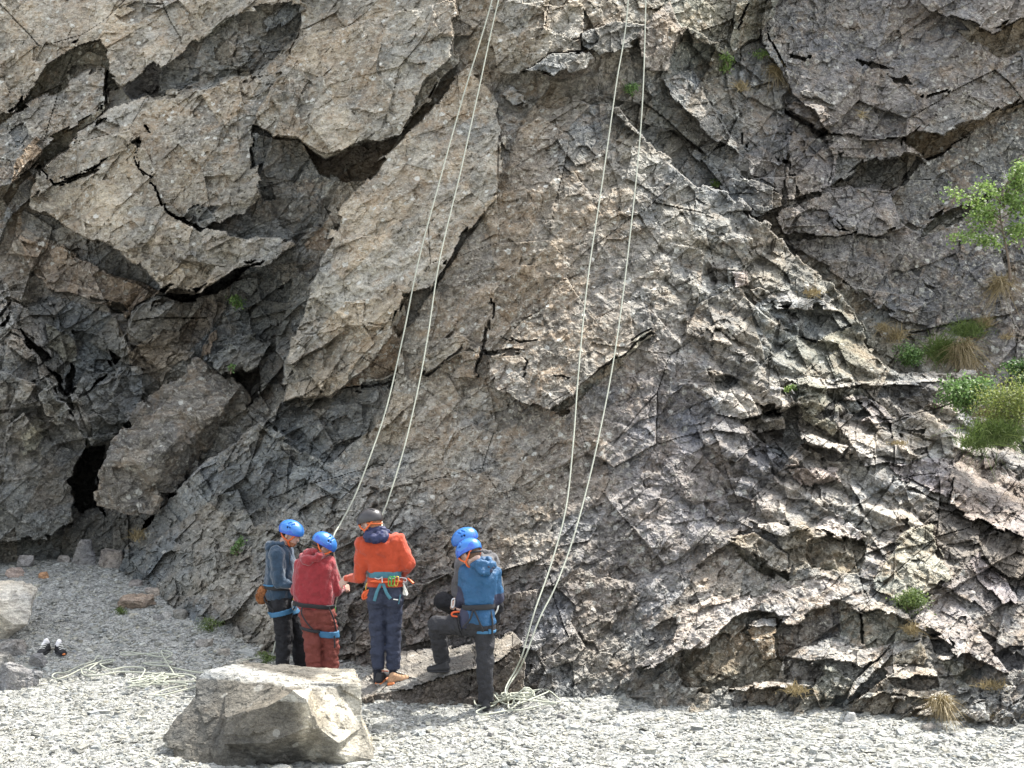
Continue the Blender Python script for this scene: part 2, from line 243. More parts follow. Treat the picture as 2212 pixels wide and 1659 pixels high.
# (layer, outline, depth offset m, gradient per 100 px across / down, tone with shade painted into caves and undersides, edge softness) -- blocks, slabs and overhangs traced from the photo
POLYS = [
 ('B',[(-400,-400),(700,-400),(650,0),(515,27),(425,92),(350,150),(330,135),(268,188),(240,165),(215,78),(165,95),(100,135),(35,235),(-400,330)],-0.55,0,0,TAN),
 ('B',[(268,188),(290,222),(350,198),(430,186),(550,162),(632,80),(662,0),(650,0),(515,27),(425,92),(350,150),(330,135)],-0.12,0.25,0.45,BLU),
 ('B',[(268,188),(290,222),(350,198),(346,150),(330,135)],0.05,0.1,0.3,(0.10,0.10,0.11)),
 ('B',[(100,137),(165,97),(215,80),(240,165),(262,190),(238,200),(228,142),(110,200),(35,237)],0.15,0,0.3,OLV),
 ('B',[(35,237),(110,202),(226,147),(233,200),(220,240),(95,315),(20,395),(-80,430),(-80,330)],-0.42,0,-0.15,GRY),
 ('B',[(95,317),(221,241),(233,205),(237,238),(215,264),(112,333),(60,370)],-0.12,0,0.7,OLV),
 ('B',[(20,395),(60,370),(95,320),(75,300),(50,320),(25,360)],-0.5,0.3,0,RST),
 ('B',[(0,540),(0,470),(40,400),(80,360),(112,395),(70,430),(20,470)],-0.3,0.3,0.1,GRY),
 ('B',[(80,360),(115,397),(240,342),(298,302),(291,330),(295,365),(336,400),(350,455),(430,500),(640,520),(565,572),(510,580),(430,627),(345,632),(265,547),(150,490),(70,445)],-0.62,-0.06,-0.10,TAN),
 ('B',[(300,215),(550,170),(640,80),(980,0),(985,130),(860,290),(700,330),(650,300),(545,280),(560,430),(480,480),(430,490),(352,450),(340,400),(297,365),(292,330),(300,302),(245,340),(115,392),(82,358),(220,262),(240,240)],-0.50,0,0,TAN),
 ('B',[(665,-400),(960,-400),(985,40),(975,110),(920,165),(880,250),(862,295),(745,325),(700,340),(655,305),(560,285),(545,250),(640,90)],-0.42,0,0,TAN),
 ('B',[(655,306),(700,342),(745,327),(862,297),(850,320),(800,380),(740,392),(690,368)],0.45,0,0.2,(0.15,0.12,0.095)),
 ('B',[(545,282),(655,306),(690,368),(740,392),(700,470),(640,520),(560,430)],0.10,0.1,0.2,GRY),
 ('B',[(350,452),(430,492),(480,482),(450,440),(400,470),(355,425)],-0.15,0,0.3,BLU),
 ('B',[(60,453),(150,492),(265,549),(347,634),(330,645),(230,585),(50,495)],0.12,0,0.2,BLU),
 ('B',[(40,505),(120,535),(200,570),(318,628),(268,648),(262,665),(170,640),(110,628),(80,590)],-0.25,0,-0.1,(0.25,0.20,0.15)),
 ('B',[(263,665),(268,648),(318,628),(345,640),(300,668),(280,685)],-0.3,0.6,0.5,RST),
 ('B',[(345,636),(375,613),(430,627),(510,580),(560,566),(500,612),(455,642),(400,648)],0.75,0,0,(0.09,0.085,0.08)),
 ('B',[(340,650),(430,650),(500,615),(480,680),(410,750),(350,800),(280,820),(270,720)],-0.05,0.1,0,(0.16,0.14,0.11)),
 ('B',[(60,660),(110,640),(260,680),(270,790),(180,850),(140,840),(100,780)],0.05,-0.1,0.1,BLU),
 ('B',[(-400,560),(0,600),(20,640),(30,715),(50,740),(90,800),(130,850),(150,895),(172,920),(179,970),(160,1040),(148,1090),(155,1130),(110,1160),(-400,1190)],-0.62,0,-0.05,GRY),
 ('B',[(80,850),(105,826),(150,890),(140,920),(90,900)],-0.8,0,0.1,GRY),
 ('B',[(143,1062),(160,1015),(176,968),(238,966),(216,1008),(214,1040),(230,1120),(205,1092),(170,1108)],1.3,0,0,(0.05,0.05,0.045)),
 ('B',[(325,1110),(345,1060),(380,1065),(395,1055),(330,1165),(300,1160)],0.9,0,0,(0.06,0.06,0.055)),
 ('B',[(450,782),(517,728),(550,723),(585,753),(567,787),(520,802),(493,815)],-0.55,0,-0.2,BLU),
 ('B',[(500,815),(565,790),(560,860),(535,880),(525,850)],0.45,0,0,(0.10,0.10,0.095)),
 ('B',[(147,855),(190,800),(300,800),(312,850),(247,955),(200,967),(165,920)],-0.35,0,-0.1,GRY),
 ('B',[(1095,0),(1260,0),(1262,100),(1190,118),(1130,150),(1120,170),(1080,160),(1050,60)],-0.25,0,0,TAN),
 ('B',[(1132,150),(1190,120),(1265,105),(1288,127),(1200,163),(1170,150)],-0.62,0,-0.4,BLU),
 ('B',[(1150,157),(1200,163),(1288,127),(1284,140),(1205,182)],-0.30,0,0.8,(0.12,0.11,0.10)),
 ('B',[(1265,62),(1330,37),(1400,47),(1395,80),(1300,118),(1265,92)],-0.5,0,0,BLU),
 ('C',[(1085,213),(1120,168),(1172,152),(1204,195),(1182,207),(1115,231)],-0.38,0,0.1,GRY),
 ('C',[(1325,245),(1390,213),(1455,233),(1462,275),(1430,313),(1380,290)],-0.34,0.1,-0.1,GRY),
 ('C',[(1000,140),(1035,165),(1080,240),(1092,330),(1075,420),(1030,470),(1000,505),(935,620),(870,640),(850,690),(760,705),(640,720),(690,560),(740,450),(862,310),(905,265)],-0.30,0,0,TAN),
 ('C',[(1037,472),(940,625),(905,680),(865,730),(845,700),(868,642),(933,620),(1000,505)],0.12,0.15,0.1,(0.15,0.145,0.13)),
 ('C',[(640,720),(760,705),(850,690),(870,655),(873,672),(780,800),(720,845),(610,865),(625,800)],-0.24,0,0,TAN),
 ('C',[(873,672),(876,740),(860,805),(720,850),(780,800)],0.05,0.3,0.4,RST),
 ('C',[(610,867),(720,852),(850,812),(830,900),(780,950),(700,1000),(640,960),(590,930)],0.30,0,0,BLU),
 ('C',[(560,960),(640,965),(690,1005),(600,1090),(480,1100),(430,1060),(500,1000)],0.05,0,0,BLU),
 ('C',[(905,792),(985,705),(1045,752),(1042,768),(990,772),(905,817)],-0.15,0,0,BRN),
 ('C',[(1148,880),(1190,892),(1238,853),(1255,823),(1320,773),(1372,740),(1410,715),(1390,650),(1200,640),(1120,700),(1060,780),(1070,840)],-0.26,0,-0.2,BRN),
 ('C',[(1190,893),(1240,854),(1258,824),(1325,775),(1412,718),(1330,790),(1270,840),(1210,900)],0.02,0,0.3,OLV),
 # right-hand wall
 ('B',[(1680,-400),(2600,-400),(2600,30),(2212,200),(2142,250),(2089,268),(2042,288),(1982,273),(1949,297),(1890,300),(1790,290),(1760,240),(1700,180),(1650,100)],-0.42,0,0,PUR),
 ('B',[(1949,298),(1982,275),(2042,290),(2150,250),(2400,110),(2400,130),(2212,222),(2100,292),(2005,345),(1970,325)],-0.02,0,0.6,(0.19,0.15,0.095)),
 ('B',[(2055,42),(2140,70),(2212,35),(2400,-60),(2600,-400),(2000,-400),(1990,0)],-0.42,0,0,PUR),
 ('B',[(2057,44),(2140,72),(2212,37),(2400,-50),(2400,40),(2212,112),(2165,127),(2110,95)],-0.15,0,0.5,(0.18,0.15,0.10)),
 ('B',[(1700,290),(1940,300),(2000,345),(1965,335),(1870,342),(1802,405),(1700,430),(1690,380)],-0.30,0,0,PUR),
 ('B',[(1802,408),(1870,345),(1965,338),(2000,350),(1960,400),(1900,417)],0.25,0,0.3,(0.145,0.135,0.105)),
 ('B',[(1680,462),(1740,430),(1880,405),(1935,420),(1945,480),(1900,500),(1800,512),(1700,500)],-0.28,0,-0.15,PUR),
 ('B',[(1700,520),(1900,505),(2040,640),(2030,720),(1960,700),(1880,640)],-0.12,0,0,PUR),
 ('B',[(1990,345),(2100,292),(2212,222),(2500,80),(2500,420),(2160,415),(2000,500),(1945,480),(1935,420)],0.08,-0.1,0,GRY),
 ('B',[(1985,505),(2000,480),(2110,420),(2165,405),(2130,440),(2040,500)],0.30,0,0,OLV),
 ('B',[(1475,60),(1570,100),(1590,10),(1730,-60),(1660,60),(1580,120),(1560,160),(1500,105)],-0.3,0,0.3,OLV),
 ('B',[(1600,110),(1680,60),(1700,180),(1660,160),(1700,150),(1690,250),(1600,200)],-0.1,0,0,GRY),
 ('B',[(1720,215),(1800,240),(1820,260),(1760,275),(1700,240)],-0.3,0,-0.3,PUR),
 ('B',[(1400,40),(1450,0),(1475,60),(1440,150),(1390,145),(1385,80)],-0.3,0,0,(0.28,0.25,0.22)),
 ('B',[(1430,170),(1500,150),(1540,220),(1600,330),(1540,300),(1470,230)],-0.35,0,-0.1,GRY),
 ('B',[(1480,310),(1560,350),(1690,420),(1690,450),(1640,465),(1560,410)],-0.3,0,-0.2,GRY),
 # the lit ramp and lower right, sunlight on the treads painted paler
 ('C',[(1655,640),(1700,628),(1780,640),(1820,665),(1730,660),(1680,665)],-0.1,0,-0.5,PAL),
 ('C',[(1660,667),(1730,662),(1820,667),(1840,700),(1760,740),(1690,710)],0.15,0,0,BLU),
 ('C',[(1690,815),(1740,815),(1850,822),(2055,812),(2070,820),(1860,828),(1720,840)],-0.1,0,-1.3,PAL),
 ('C',[(1860,828),(2045,822),(2045,880),(1985,900),(1890,880)],-0.02,0,0,(0.16,0.15,0.14)),
 ('C',[(1700,840),(1780,830),(1830,900),(1800,940),(1740,900)],-0.2,0,0,OLV),
 ('C',[(1800,900),(1880,890),(1980,985),(1940,1010),(1860,1000)],-0.15,0,-0.3,PUR),
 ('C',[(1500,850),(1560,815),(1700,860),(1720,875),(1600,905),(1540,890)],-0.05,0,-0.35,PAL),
 ('C',[(1600,905),(1720,877),(1740,960),(1700,1000),(1640,960)],0.2,0,0,BLU),
 ('C',[(1500,880),(1600,910),(1640,960),(1590,1000),(1520,960)],-0.1,0,-0.2,PUR),
 ('C',[(2060,968),(2150,1000),(2260,1090),(2212,1165),(2120,1125),(2045,1085),(2050,1050)],-0.40,0.05,-0.5,(0.31,0.26,0.23)),
 ('C',[(2045,1087),(2120,1127),(2212,1167),(2300,1250),(2100,1240),(1990,1150),(1995,1090)],-0.05,0,0,(0.19,0.175,0.155)),
]
def LR(*pts): return [(1474 + x * 0.3336, 1106 + y * 0.3336) for x, y in pts]
SHD, LIT, LOL = (0.195,0.18,0.16), (0.46,0.44,0.405), (0.30,0.30,0.25)  # LIT and SHD carry sunlight and shade in the rock tone
POLYS += [
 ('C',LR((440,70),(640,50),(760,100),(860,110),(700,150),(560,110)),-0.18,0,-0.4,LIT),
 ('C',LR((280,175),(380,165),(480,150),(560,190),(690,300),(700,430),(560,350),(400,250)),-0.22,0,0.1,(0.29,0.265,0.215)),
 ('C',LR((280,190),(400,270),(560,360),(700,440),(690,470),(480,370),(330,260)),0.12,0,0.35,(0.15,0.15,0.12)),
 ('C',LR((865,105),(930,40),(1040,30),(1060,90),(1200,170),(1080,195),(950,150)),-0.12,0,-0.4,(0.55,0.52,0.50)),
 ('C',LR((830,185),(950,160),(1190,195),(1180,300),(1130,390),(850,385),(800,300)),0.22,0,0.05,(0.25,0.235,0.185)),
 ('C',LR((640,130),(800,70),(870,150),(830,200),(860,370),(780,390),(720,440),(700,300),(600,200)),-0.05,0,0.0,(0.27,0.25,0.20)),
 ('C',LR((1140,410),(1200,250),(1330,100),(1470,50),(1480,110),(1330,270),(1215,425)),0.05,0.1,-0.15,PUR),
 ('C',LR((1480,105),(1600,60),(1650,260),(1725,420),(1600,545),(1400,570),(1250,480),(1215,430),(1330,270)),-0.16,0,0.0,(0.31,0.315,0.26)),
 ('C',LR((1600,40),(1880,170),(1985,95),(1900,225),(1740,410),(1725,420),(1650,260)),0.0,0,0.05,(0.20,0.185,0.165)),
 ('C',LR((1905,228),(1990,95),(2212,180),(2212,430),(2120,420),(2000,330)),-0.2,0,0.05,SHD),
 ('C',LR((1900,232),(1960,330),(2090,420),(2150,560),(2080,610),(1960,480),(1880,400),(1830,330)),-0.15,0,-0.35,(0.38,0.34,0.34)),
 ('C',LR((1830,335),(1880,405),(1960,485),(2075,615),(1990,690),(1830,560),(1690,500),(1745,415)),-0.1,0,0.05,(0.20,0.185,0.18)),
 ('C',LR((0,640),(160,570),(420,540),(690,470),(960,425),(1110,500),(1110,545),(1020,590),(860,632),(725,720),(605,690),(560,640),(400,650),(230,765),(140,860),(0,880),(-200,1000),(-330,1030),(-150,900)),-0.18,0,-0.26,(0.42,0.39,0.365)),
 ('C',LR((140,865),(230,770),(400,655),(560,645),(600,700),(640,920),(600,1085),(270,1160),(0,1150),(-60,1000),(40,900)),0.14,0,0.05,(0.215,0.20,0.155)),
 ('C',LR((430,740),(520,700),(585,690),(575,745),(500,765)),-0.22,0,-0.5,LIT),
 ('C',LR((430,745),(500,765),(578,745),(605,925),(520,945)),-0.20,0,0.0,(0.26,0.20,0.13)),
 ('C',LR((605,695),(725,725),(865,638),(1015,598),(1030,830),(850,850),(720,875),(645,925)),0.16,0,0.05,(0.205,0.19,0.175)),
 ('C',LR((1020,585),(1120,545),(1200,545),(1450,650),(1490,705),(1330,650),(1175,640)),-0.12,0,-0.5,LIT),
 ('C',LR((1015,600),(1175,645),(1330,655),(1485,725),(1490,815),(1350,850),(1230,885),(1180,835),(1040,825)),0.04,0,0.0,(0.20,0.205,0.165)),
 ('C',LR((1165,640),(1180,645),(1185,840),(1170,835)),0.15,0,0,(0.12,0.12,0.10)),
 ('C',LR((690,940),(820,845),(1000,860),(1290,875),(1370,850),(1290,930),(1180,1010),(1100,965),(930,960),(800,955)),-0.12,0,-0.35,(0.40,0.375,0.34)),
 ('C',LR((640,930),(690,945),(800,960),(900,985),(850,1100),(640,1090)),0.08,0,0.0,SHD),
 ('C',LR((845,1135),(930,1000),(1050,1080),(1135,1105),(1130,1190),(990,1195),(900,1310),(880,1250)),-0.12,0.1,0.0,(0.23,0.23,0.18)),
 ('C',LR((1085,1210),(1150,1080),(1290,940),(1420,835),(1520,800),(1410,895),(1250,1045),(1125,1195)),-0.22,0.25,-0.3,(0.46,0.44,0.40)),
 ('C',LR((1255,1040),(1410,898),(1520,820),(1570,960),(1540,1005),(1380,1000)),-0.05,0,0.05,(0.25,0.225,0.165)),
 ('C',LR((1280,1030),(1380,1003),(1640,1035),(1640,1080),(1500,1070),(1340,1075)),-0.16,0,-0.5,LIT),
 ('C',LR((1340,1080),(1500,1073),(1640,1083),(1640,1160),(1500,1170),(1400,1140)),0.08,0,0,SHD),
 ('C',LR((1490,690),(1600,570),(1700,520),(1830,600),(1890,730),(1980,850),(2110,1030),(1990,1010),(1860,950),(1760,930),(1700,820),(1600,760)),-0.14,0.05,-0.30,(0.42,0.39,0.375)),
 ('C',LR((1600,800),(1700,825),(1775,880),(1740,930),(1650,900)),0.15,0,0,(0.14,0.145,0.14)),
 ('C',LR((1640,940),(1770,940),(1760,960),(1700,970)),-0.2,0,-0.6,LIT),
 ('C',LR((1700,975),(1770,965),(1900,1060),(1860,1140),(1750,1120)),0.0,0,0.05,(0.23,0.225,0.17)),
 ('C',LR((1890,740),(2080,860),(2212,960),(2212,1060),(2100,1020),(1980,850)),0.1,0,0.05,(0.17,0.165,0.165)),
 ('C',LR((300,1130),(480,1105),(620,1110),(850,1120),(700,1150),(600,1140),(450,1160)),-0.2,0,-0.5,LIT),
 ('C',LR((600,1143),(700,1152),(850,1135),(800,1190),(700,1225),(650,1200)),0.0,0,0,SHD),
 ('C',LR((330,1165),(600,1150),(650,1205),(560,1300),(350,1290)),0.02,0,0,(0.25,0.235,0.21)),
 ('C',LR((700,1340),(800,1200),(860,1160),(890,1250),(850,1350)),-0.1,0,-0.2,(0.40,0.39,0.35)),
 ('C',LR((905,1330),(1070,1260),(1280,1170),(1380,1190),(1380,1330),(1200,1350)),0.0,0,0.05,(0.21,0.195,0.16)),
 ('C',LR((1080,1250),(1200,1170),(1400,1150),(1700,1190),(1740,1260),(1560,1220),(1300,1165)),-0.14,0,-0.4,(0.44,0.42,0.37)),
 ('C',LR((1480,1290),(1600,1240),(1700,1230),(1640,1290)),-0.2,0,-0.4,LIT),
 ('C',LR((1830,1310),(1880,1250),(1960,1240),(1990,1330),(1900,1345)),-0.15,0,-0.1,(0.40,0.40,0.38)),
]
_rp = random.Random(77)
def RP(lay, ox, oy, tone, pts, off=None, k=1.0):
    o = _rp.uniform(-0.16, 0.10) if off is None else off
    POLYS.append((lay, [(ox + pts[i] * 0.3336, oy + pts[i + 1] * 0.3336) for i in range(0, len(pts), 2)], o, _rp.uniform(-0.30, 0.30) * k, _rp.uniform(-0.30, 0.25) * k, tone))
DKG, DK, GAP = (0.135, 0.145, 0.14), (0.105, 0.10, 0.095), (0.07, 0.07, 0.065)  # DK and GAP put the shade of hollows and cracks into the tone
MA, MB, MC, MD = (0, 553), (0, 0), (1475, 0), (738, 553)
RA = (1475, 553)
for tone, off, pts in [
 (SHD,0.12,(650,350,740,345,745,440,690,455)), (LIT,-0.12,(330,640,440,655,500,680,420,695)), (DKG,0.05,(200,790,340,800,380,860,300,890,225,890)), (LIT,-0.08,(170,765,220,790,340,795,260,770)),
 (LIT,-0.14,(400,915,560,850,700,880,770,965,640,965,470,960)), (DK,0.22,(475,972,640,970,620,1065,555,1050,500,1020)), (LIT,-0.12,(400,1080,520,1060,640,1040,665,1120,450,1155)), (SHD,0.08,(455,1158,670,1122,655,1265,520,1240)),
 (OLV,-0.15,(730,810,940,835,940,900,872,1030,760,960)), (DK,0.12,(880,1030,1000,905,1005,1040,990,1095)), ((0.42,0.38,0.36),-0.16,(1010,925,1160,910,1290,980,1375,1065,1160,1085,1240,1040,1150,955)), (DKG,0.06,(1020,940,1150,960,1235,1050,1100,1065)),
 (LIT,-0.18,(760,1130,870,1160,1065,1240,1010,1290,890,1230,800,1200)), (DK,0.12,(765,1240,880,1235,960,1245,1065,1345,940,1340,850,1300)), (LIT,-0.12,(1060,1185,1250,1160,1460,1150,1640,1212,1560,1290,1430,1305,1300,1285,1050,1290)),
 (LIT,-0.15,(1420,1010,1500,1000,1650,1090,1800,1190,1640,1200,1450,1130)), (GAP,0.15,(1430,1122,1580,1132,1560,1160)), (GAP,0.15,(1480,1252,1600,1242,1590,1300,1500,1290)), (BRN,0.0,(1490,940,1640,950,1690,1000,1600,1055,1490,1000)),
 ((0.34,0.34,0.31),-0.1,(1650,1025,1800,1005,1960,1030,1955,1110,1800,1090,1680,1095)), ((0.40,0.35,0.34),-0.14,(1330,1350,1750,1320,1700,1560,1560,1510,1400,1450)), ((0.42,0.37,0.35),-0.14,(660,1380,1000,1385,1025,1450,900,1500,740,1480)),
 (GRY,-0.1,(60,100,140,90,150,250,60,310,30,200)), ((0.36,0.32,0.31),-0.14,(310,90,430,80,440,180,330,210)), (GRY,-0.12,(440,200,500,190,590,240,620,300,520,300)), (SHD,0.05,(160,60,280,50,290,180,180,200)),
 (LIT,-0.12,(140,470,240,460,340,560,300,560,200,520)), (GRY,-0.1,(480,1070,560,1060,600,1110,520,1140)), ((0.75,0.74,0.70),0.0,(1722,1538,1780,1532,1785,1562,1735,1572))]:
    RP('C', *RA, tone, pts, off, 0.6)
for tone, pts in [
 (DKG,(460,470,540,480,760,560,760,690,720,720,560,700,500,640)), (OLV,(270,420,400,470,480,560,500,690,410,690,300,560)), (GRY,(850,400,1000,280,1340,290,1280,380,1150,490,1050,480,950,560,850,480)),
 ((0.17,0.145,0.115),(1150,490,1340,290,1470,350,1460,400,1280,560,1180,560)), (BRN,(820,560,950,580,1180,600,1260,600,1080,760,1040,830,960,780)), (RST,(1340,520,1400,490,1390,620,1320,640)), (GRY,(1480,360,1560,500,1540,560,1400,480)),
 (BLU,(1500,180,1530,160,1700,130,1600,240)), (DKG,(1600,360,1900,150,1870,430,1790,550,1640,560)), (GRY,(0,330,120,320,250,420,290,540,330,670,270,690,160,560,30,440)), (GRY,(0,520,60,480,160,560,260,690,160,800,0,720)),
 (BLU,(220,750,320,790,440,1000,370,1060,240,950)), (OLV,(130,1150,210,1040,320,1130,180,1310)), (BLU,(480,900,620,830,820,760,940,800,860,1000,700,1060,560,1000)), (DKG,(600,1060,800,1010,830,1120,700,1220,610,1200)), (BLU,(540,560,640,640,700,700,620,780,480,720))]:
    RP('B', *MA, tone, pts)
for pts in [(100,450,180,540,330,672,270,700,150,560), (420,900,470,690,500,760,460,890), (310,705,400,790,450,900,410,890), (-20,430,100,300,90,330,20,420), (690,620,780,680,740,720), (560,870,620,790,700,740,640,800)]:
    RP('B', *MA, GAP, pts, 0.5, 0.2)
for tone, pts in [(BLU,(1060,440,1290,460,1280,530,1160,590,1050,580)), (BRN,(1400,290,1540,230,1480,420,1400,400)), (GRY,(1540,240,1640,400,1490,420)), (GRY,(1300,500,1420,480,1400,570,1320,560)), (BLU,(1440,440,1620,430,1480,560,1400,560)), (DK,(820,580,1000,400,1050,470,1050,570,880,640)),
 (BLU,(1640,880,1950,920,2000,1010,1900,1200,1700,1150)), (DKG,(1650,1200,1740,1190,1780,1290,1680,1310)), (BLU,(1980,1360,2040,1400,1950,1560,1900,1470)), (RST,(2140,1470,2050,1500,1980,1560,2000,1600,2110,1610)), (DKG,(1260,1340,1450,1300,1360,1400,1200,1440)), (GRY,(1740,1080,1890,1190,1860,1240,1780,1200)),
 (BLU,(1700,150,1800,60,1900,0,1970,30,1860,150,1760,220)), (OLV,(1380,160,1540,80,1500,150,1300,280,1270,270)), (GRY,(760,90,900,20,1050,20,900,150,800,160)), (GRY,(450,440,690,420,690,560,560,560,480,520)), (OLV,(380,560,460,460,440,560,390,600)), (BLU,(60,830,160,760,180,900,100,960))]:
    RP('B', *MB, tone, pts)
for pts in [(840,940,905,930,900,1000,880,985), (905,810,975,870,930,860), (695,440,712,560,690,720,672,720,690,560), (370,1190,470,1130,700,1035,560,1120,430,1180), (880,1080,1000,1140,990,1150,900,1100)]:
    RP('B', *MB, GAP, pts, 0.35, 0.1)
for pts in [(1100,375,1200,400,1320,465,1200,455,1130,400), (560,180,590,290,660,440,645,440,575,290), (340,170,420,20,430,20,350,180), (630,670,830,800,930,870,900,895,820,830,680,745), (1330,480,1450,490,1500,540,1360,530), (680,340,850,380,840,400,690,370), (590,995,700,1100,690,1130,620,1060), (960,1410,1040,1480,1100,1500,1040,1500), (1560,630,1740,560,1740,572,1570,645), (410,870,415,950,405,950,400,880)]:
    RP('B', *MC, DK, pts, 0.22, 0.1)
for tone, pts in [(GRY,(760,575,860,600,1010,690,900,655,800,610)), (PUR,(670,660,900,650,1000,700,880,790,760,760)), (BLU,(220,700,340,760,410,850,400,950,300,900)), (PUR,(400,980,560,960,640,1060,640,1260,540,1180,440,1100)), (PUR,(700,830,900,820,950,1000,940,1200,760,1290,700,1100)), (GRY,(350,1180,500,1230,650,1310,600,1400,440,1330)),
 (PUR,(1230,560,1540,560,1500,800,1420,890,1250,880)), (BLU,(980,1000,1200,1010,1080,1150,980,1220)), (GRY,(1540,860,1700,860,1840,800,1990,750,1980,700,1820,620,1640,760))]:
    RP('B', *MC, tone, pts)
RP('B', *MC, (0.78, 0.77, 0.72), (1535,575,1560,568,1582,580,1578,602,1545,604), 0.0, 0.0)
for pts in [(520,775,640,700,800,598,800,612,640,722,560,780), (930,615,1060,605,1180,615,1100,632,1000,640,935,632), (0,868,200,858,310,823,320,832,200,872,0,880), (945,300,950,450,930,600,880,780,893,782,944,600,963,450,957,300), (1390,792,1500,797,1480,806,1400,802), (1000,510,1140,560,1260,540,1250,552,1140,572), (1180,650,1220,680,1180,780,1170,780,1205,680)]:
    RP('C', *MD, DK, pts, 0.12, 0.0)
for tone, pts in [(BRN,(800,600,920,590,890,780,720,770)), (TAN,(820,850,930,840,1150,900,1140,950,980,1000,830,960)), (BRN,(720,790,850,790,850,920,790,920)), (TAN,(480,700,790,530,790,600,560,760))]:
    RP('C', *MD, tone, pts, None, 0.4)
POLYS += [
]
# planes given by real corner depths: (outline, three or more (u, v, Y), tone)
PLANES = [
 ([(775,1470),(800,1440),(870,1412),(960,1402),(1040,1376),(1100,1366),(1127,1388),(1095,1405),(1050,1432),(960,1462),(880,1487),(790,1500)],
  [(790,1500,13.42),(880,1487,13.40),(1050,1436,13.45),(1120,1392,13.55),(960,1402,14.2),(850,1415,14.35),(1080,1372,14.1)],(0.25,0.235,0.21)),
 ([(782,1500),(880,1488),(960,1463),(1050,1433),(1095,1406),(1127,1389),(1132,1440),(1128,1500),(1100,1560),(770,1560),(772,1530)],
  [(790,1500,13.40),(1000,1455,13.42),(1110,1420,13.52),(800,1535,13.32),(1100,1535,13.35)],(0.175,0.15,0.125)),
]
# tones that drift over the crag (u, v, r, g, b, lichen)
TONE = TPS([(u, v, *c, l) for u, v, c, l in [
 (0,0,TAN,.9),(250,40,PAL,.9),(500,250,TAN,1),(800,150,TAN,1.1),(300,420,TAN,1),(800,450,TAN,1),(900,300,TAN,1),(550,450,GRY,.4),(200,600,BRN,.4),(400,700,BLU,.25),(100,750,GRY,.3),(50,1000,GRY,.2),
 (600,650,BLU,.2),(450,1000,GRY,.3),(600,1050,BLU,.3),(350,1200,BLU,.2),(500,1300,GRY,.3),(800,750,TAN,.9),(1000,700,BRN,1),(1000,950,BRN,.9),(1200,800,BRN,1),(1250,500,BRN,.8),(1150,1150,BRN,.6),(1100,300,BRN,.8),(1300,300,GRY,.5),
 (1150,50,TAN,.8),(1350,100,GRY,.5),(1500,100,OLV,.6),(1600,200,GRY,.6),(1800,150,PUR,.5),(2100,50,PUR,.4),(1800,350,PUR,.4),(2150,300,GRY,.9),(1850,450,PUR,.4),(2000,600,PUR,.6),(2150,700,PUR,.7),(1500,350,GRY,.3),
 (1500,600,GRY,.6),(1400,800,PUR,.5),(1600,700,GRY,.5),(1800,750,OLV,.5),(1700,950,PUR,.3),(2000,1000,PAL,.3),(1300,1100,PUR,.4),(900,1100,GRY,.5),(700,1200,GRY,.3),(1200,1300,PUR,.3),(1500,1200,PUR,.6),
 (1700,1200,GRY,.4),(1900,1200,GRY,.7),(2150,1250,PUR,.4),(1600,1400,GRY,.7),(1900,1400,GRY,.8),(2100,1500,GRY,.6),(1300,1480,GRY,.3),(900,1350,PUR,.2),(400,1400,BLU,.2)]])
def smooth_up(fn, U, V, u, v, *a):
    """evaluate on a coarse grid and interpolate bilinearly"""
    cu = np.linspace(U[0], U[-1], 90); cv = np.linspace(V[0], V[-1], 70); g = fn(*np.meshgrid(cu, cv), *a)
    fu = (u - cu[0]) / (cu[1] - cu[0]); fv = (v - cv[0]) / (cv[1] - cv[0])
    iu = np.clip(fu.astype(int), 0, 88); iv = np.clip(fv.astype(int), 0, 68); fu = fu - iu; fv = fv - iv
    return ((g[iv, iu] * (1 - fu) + g[iv, iu + 1] * fu) * (1 - fv) + (g[iv + 1, iu] * (1 - fu) + g[iv + 1, iu + 1] * fu) * fv).astype(np.float32)
def blob(u, v, cu, cv, ru, rv): return np.exp(-((u - cu) / ru) ** 2 - ((v - cv) / rv) ** 2)
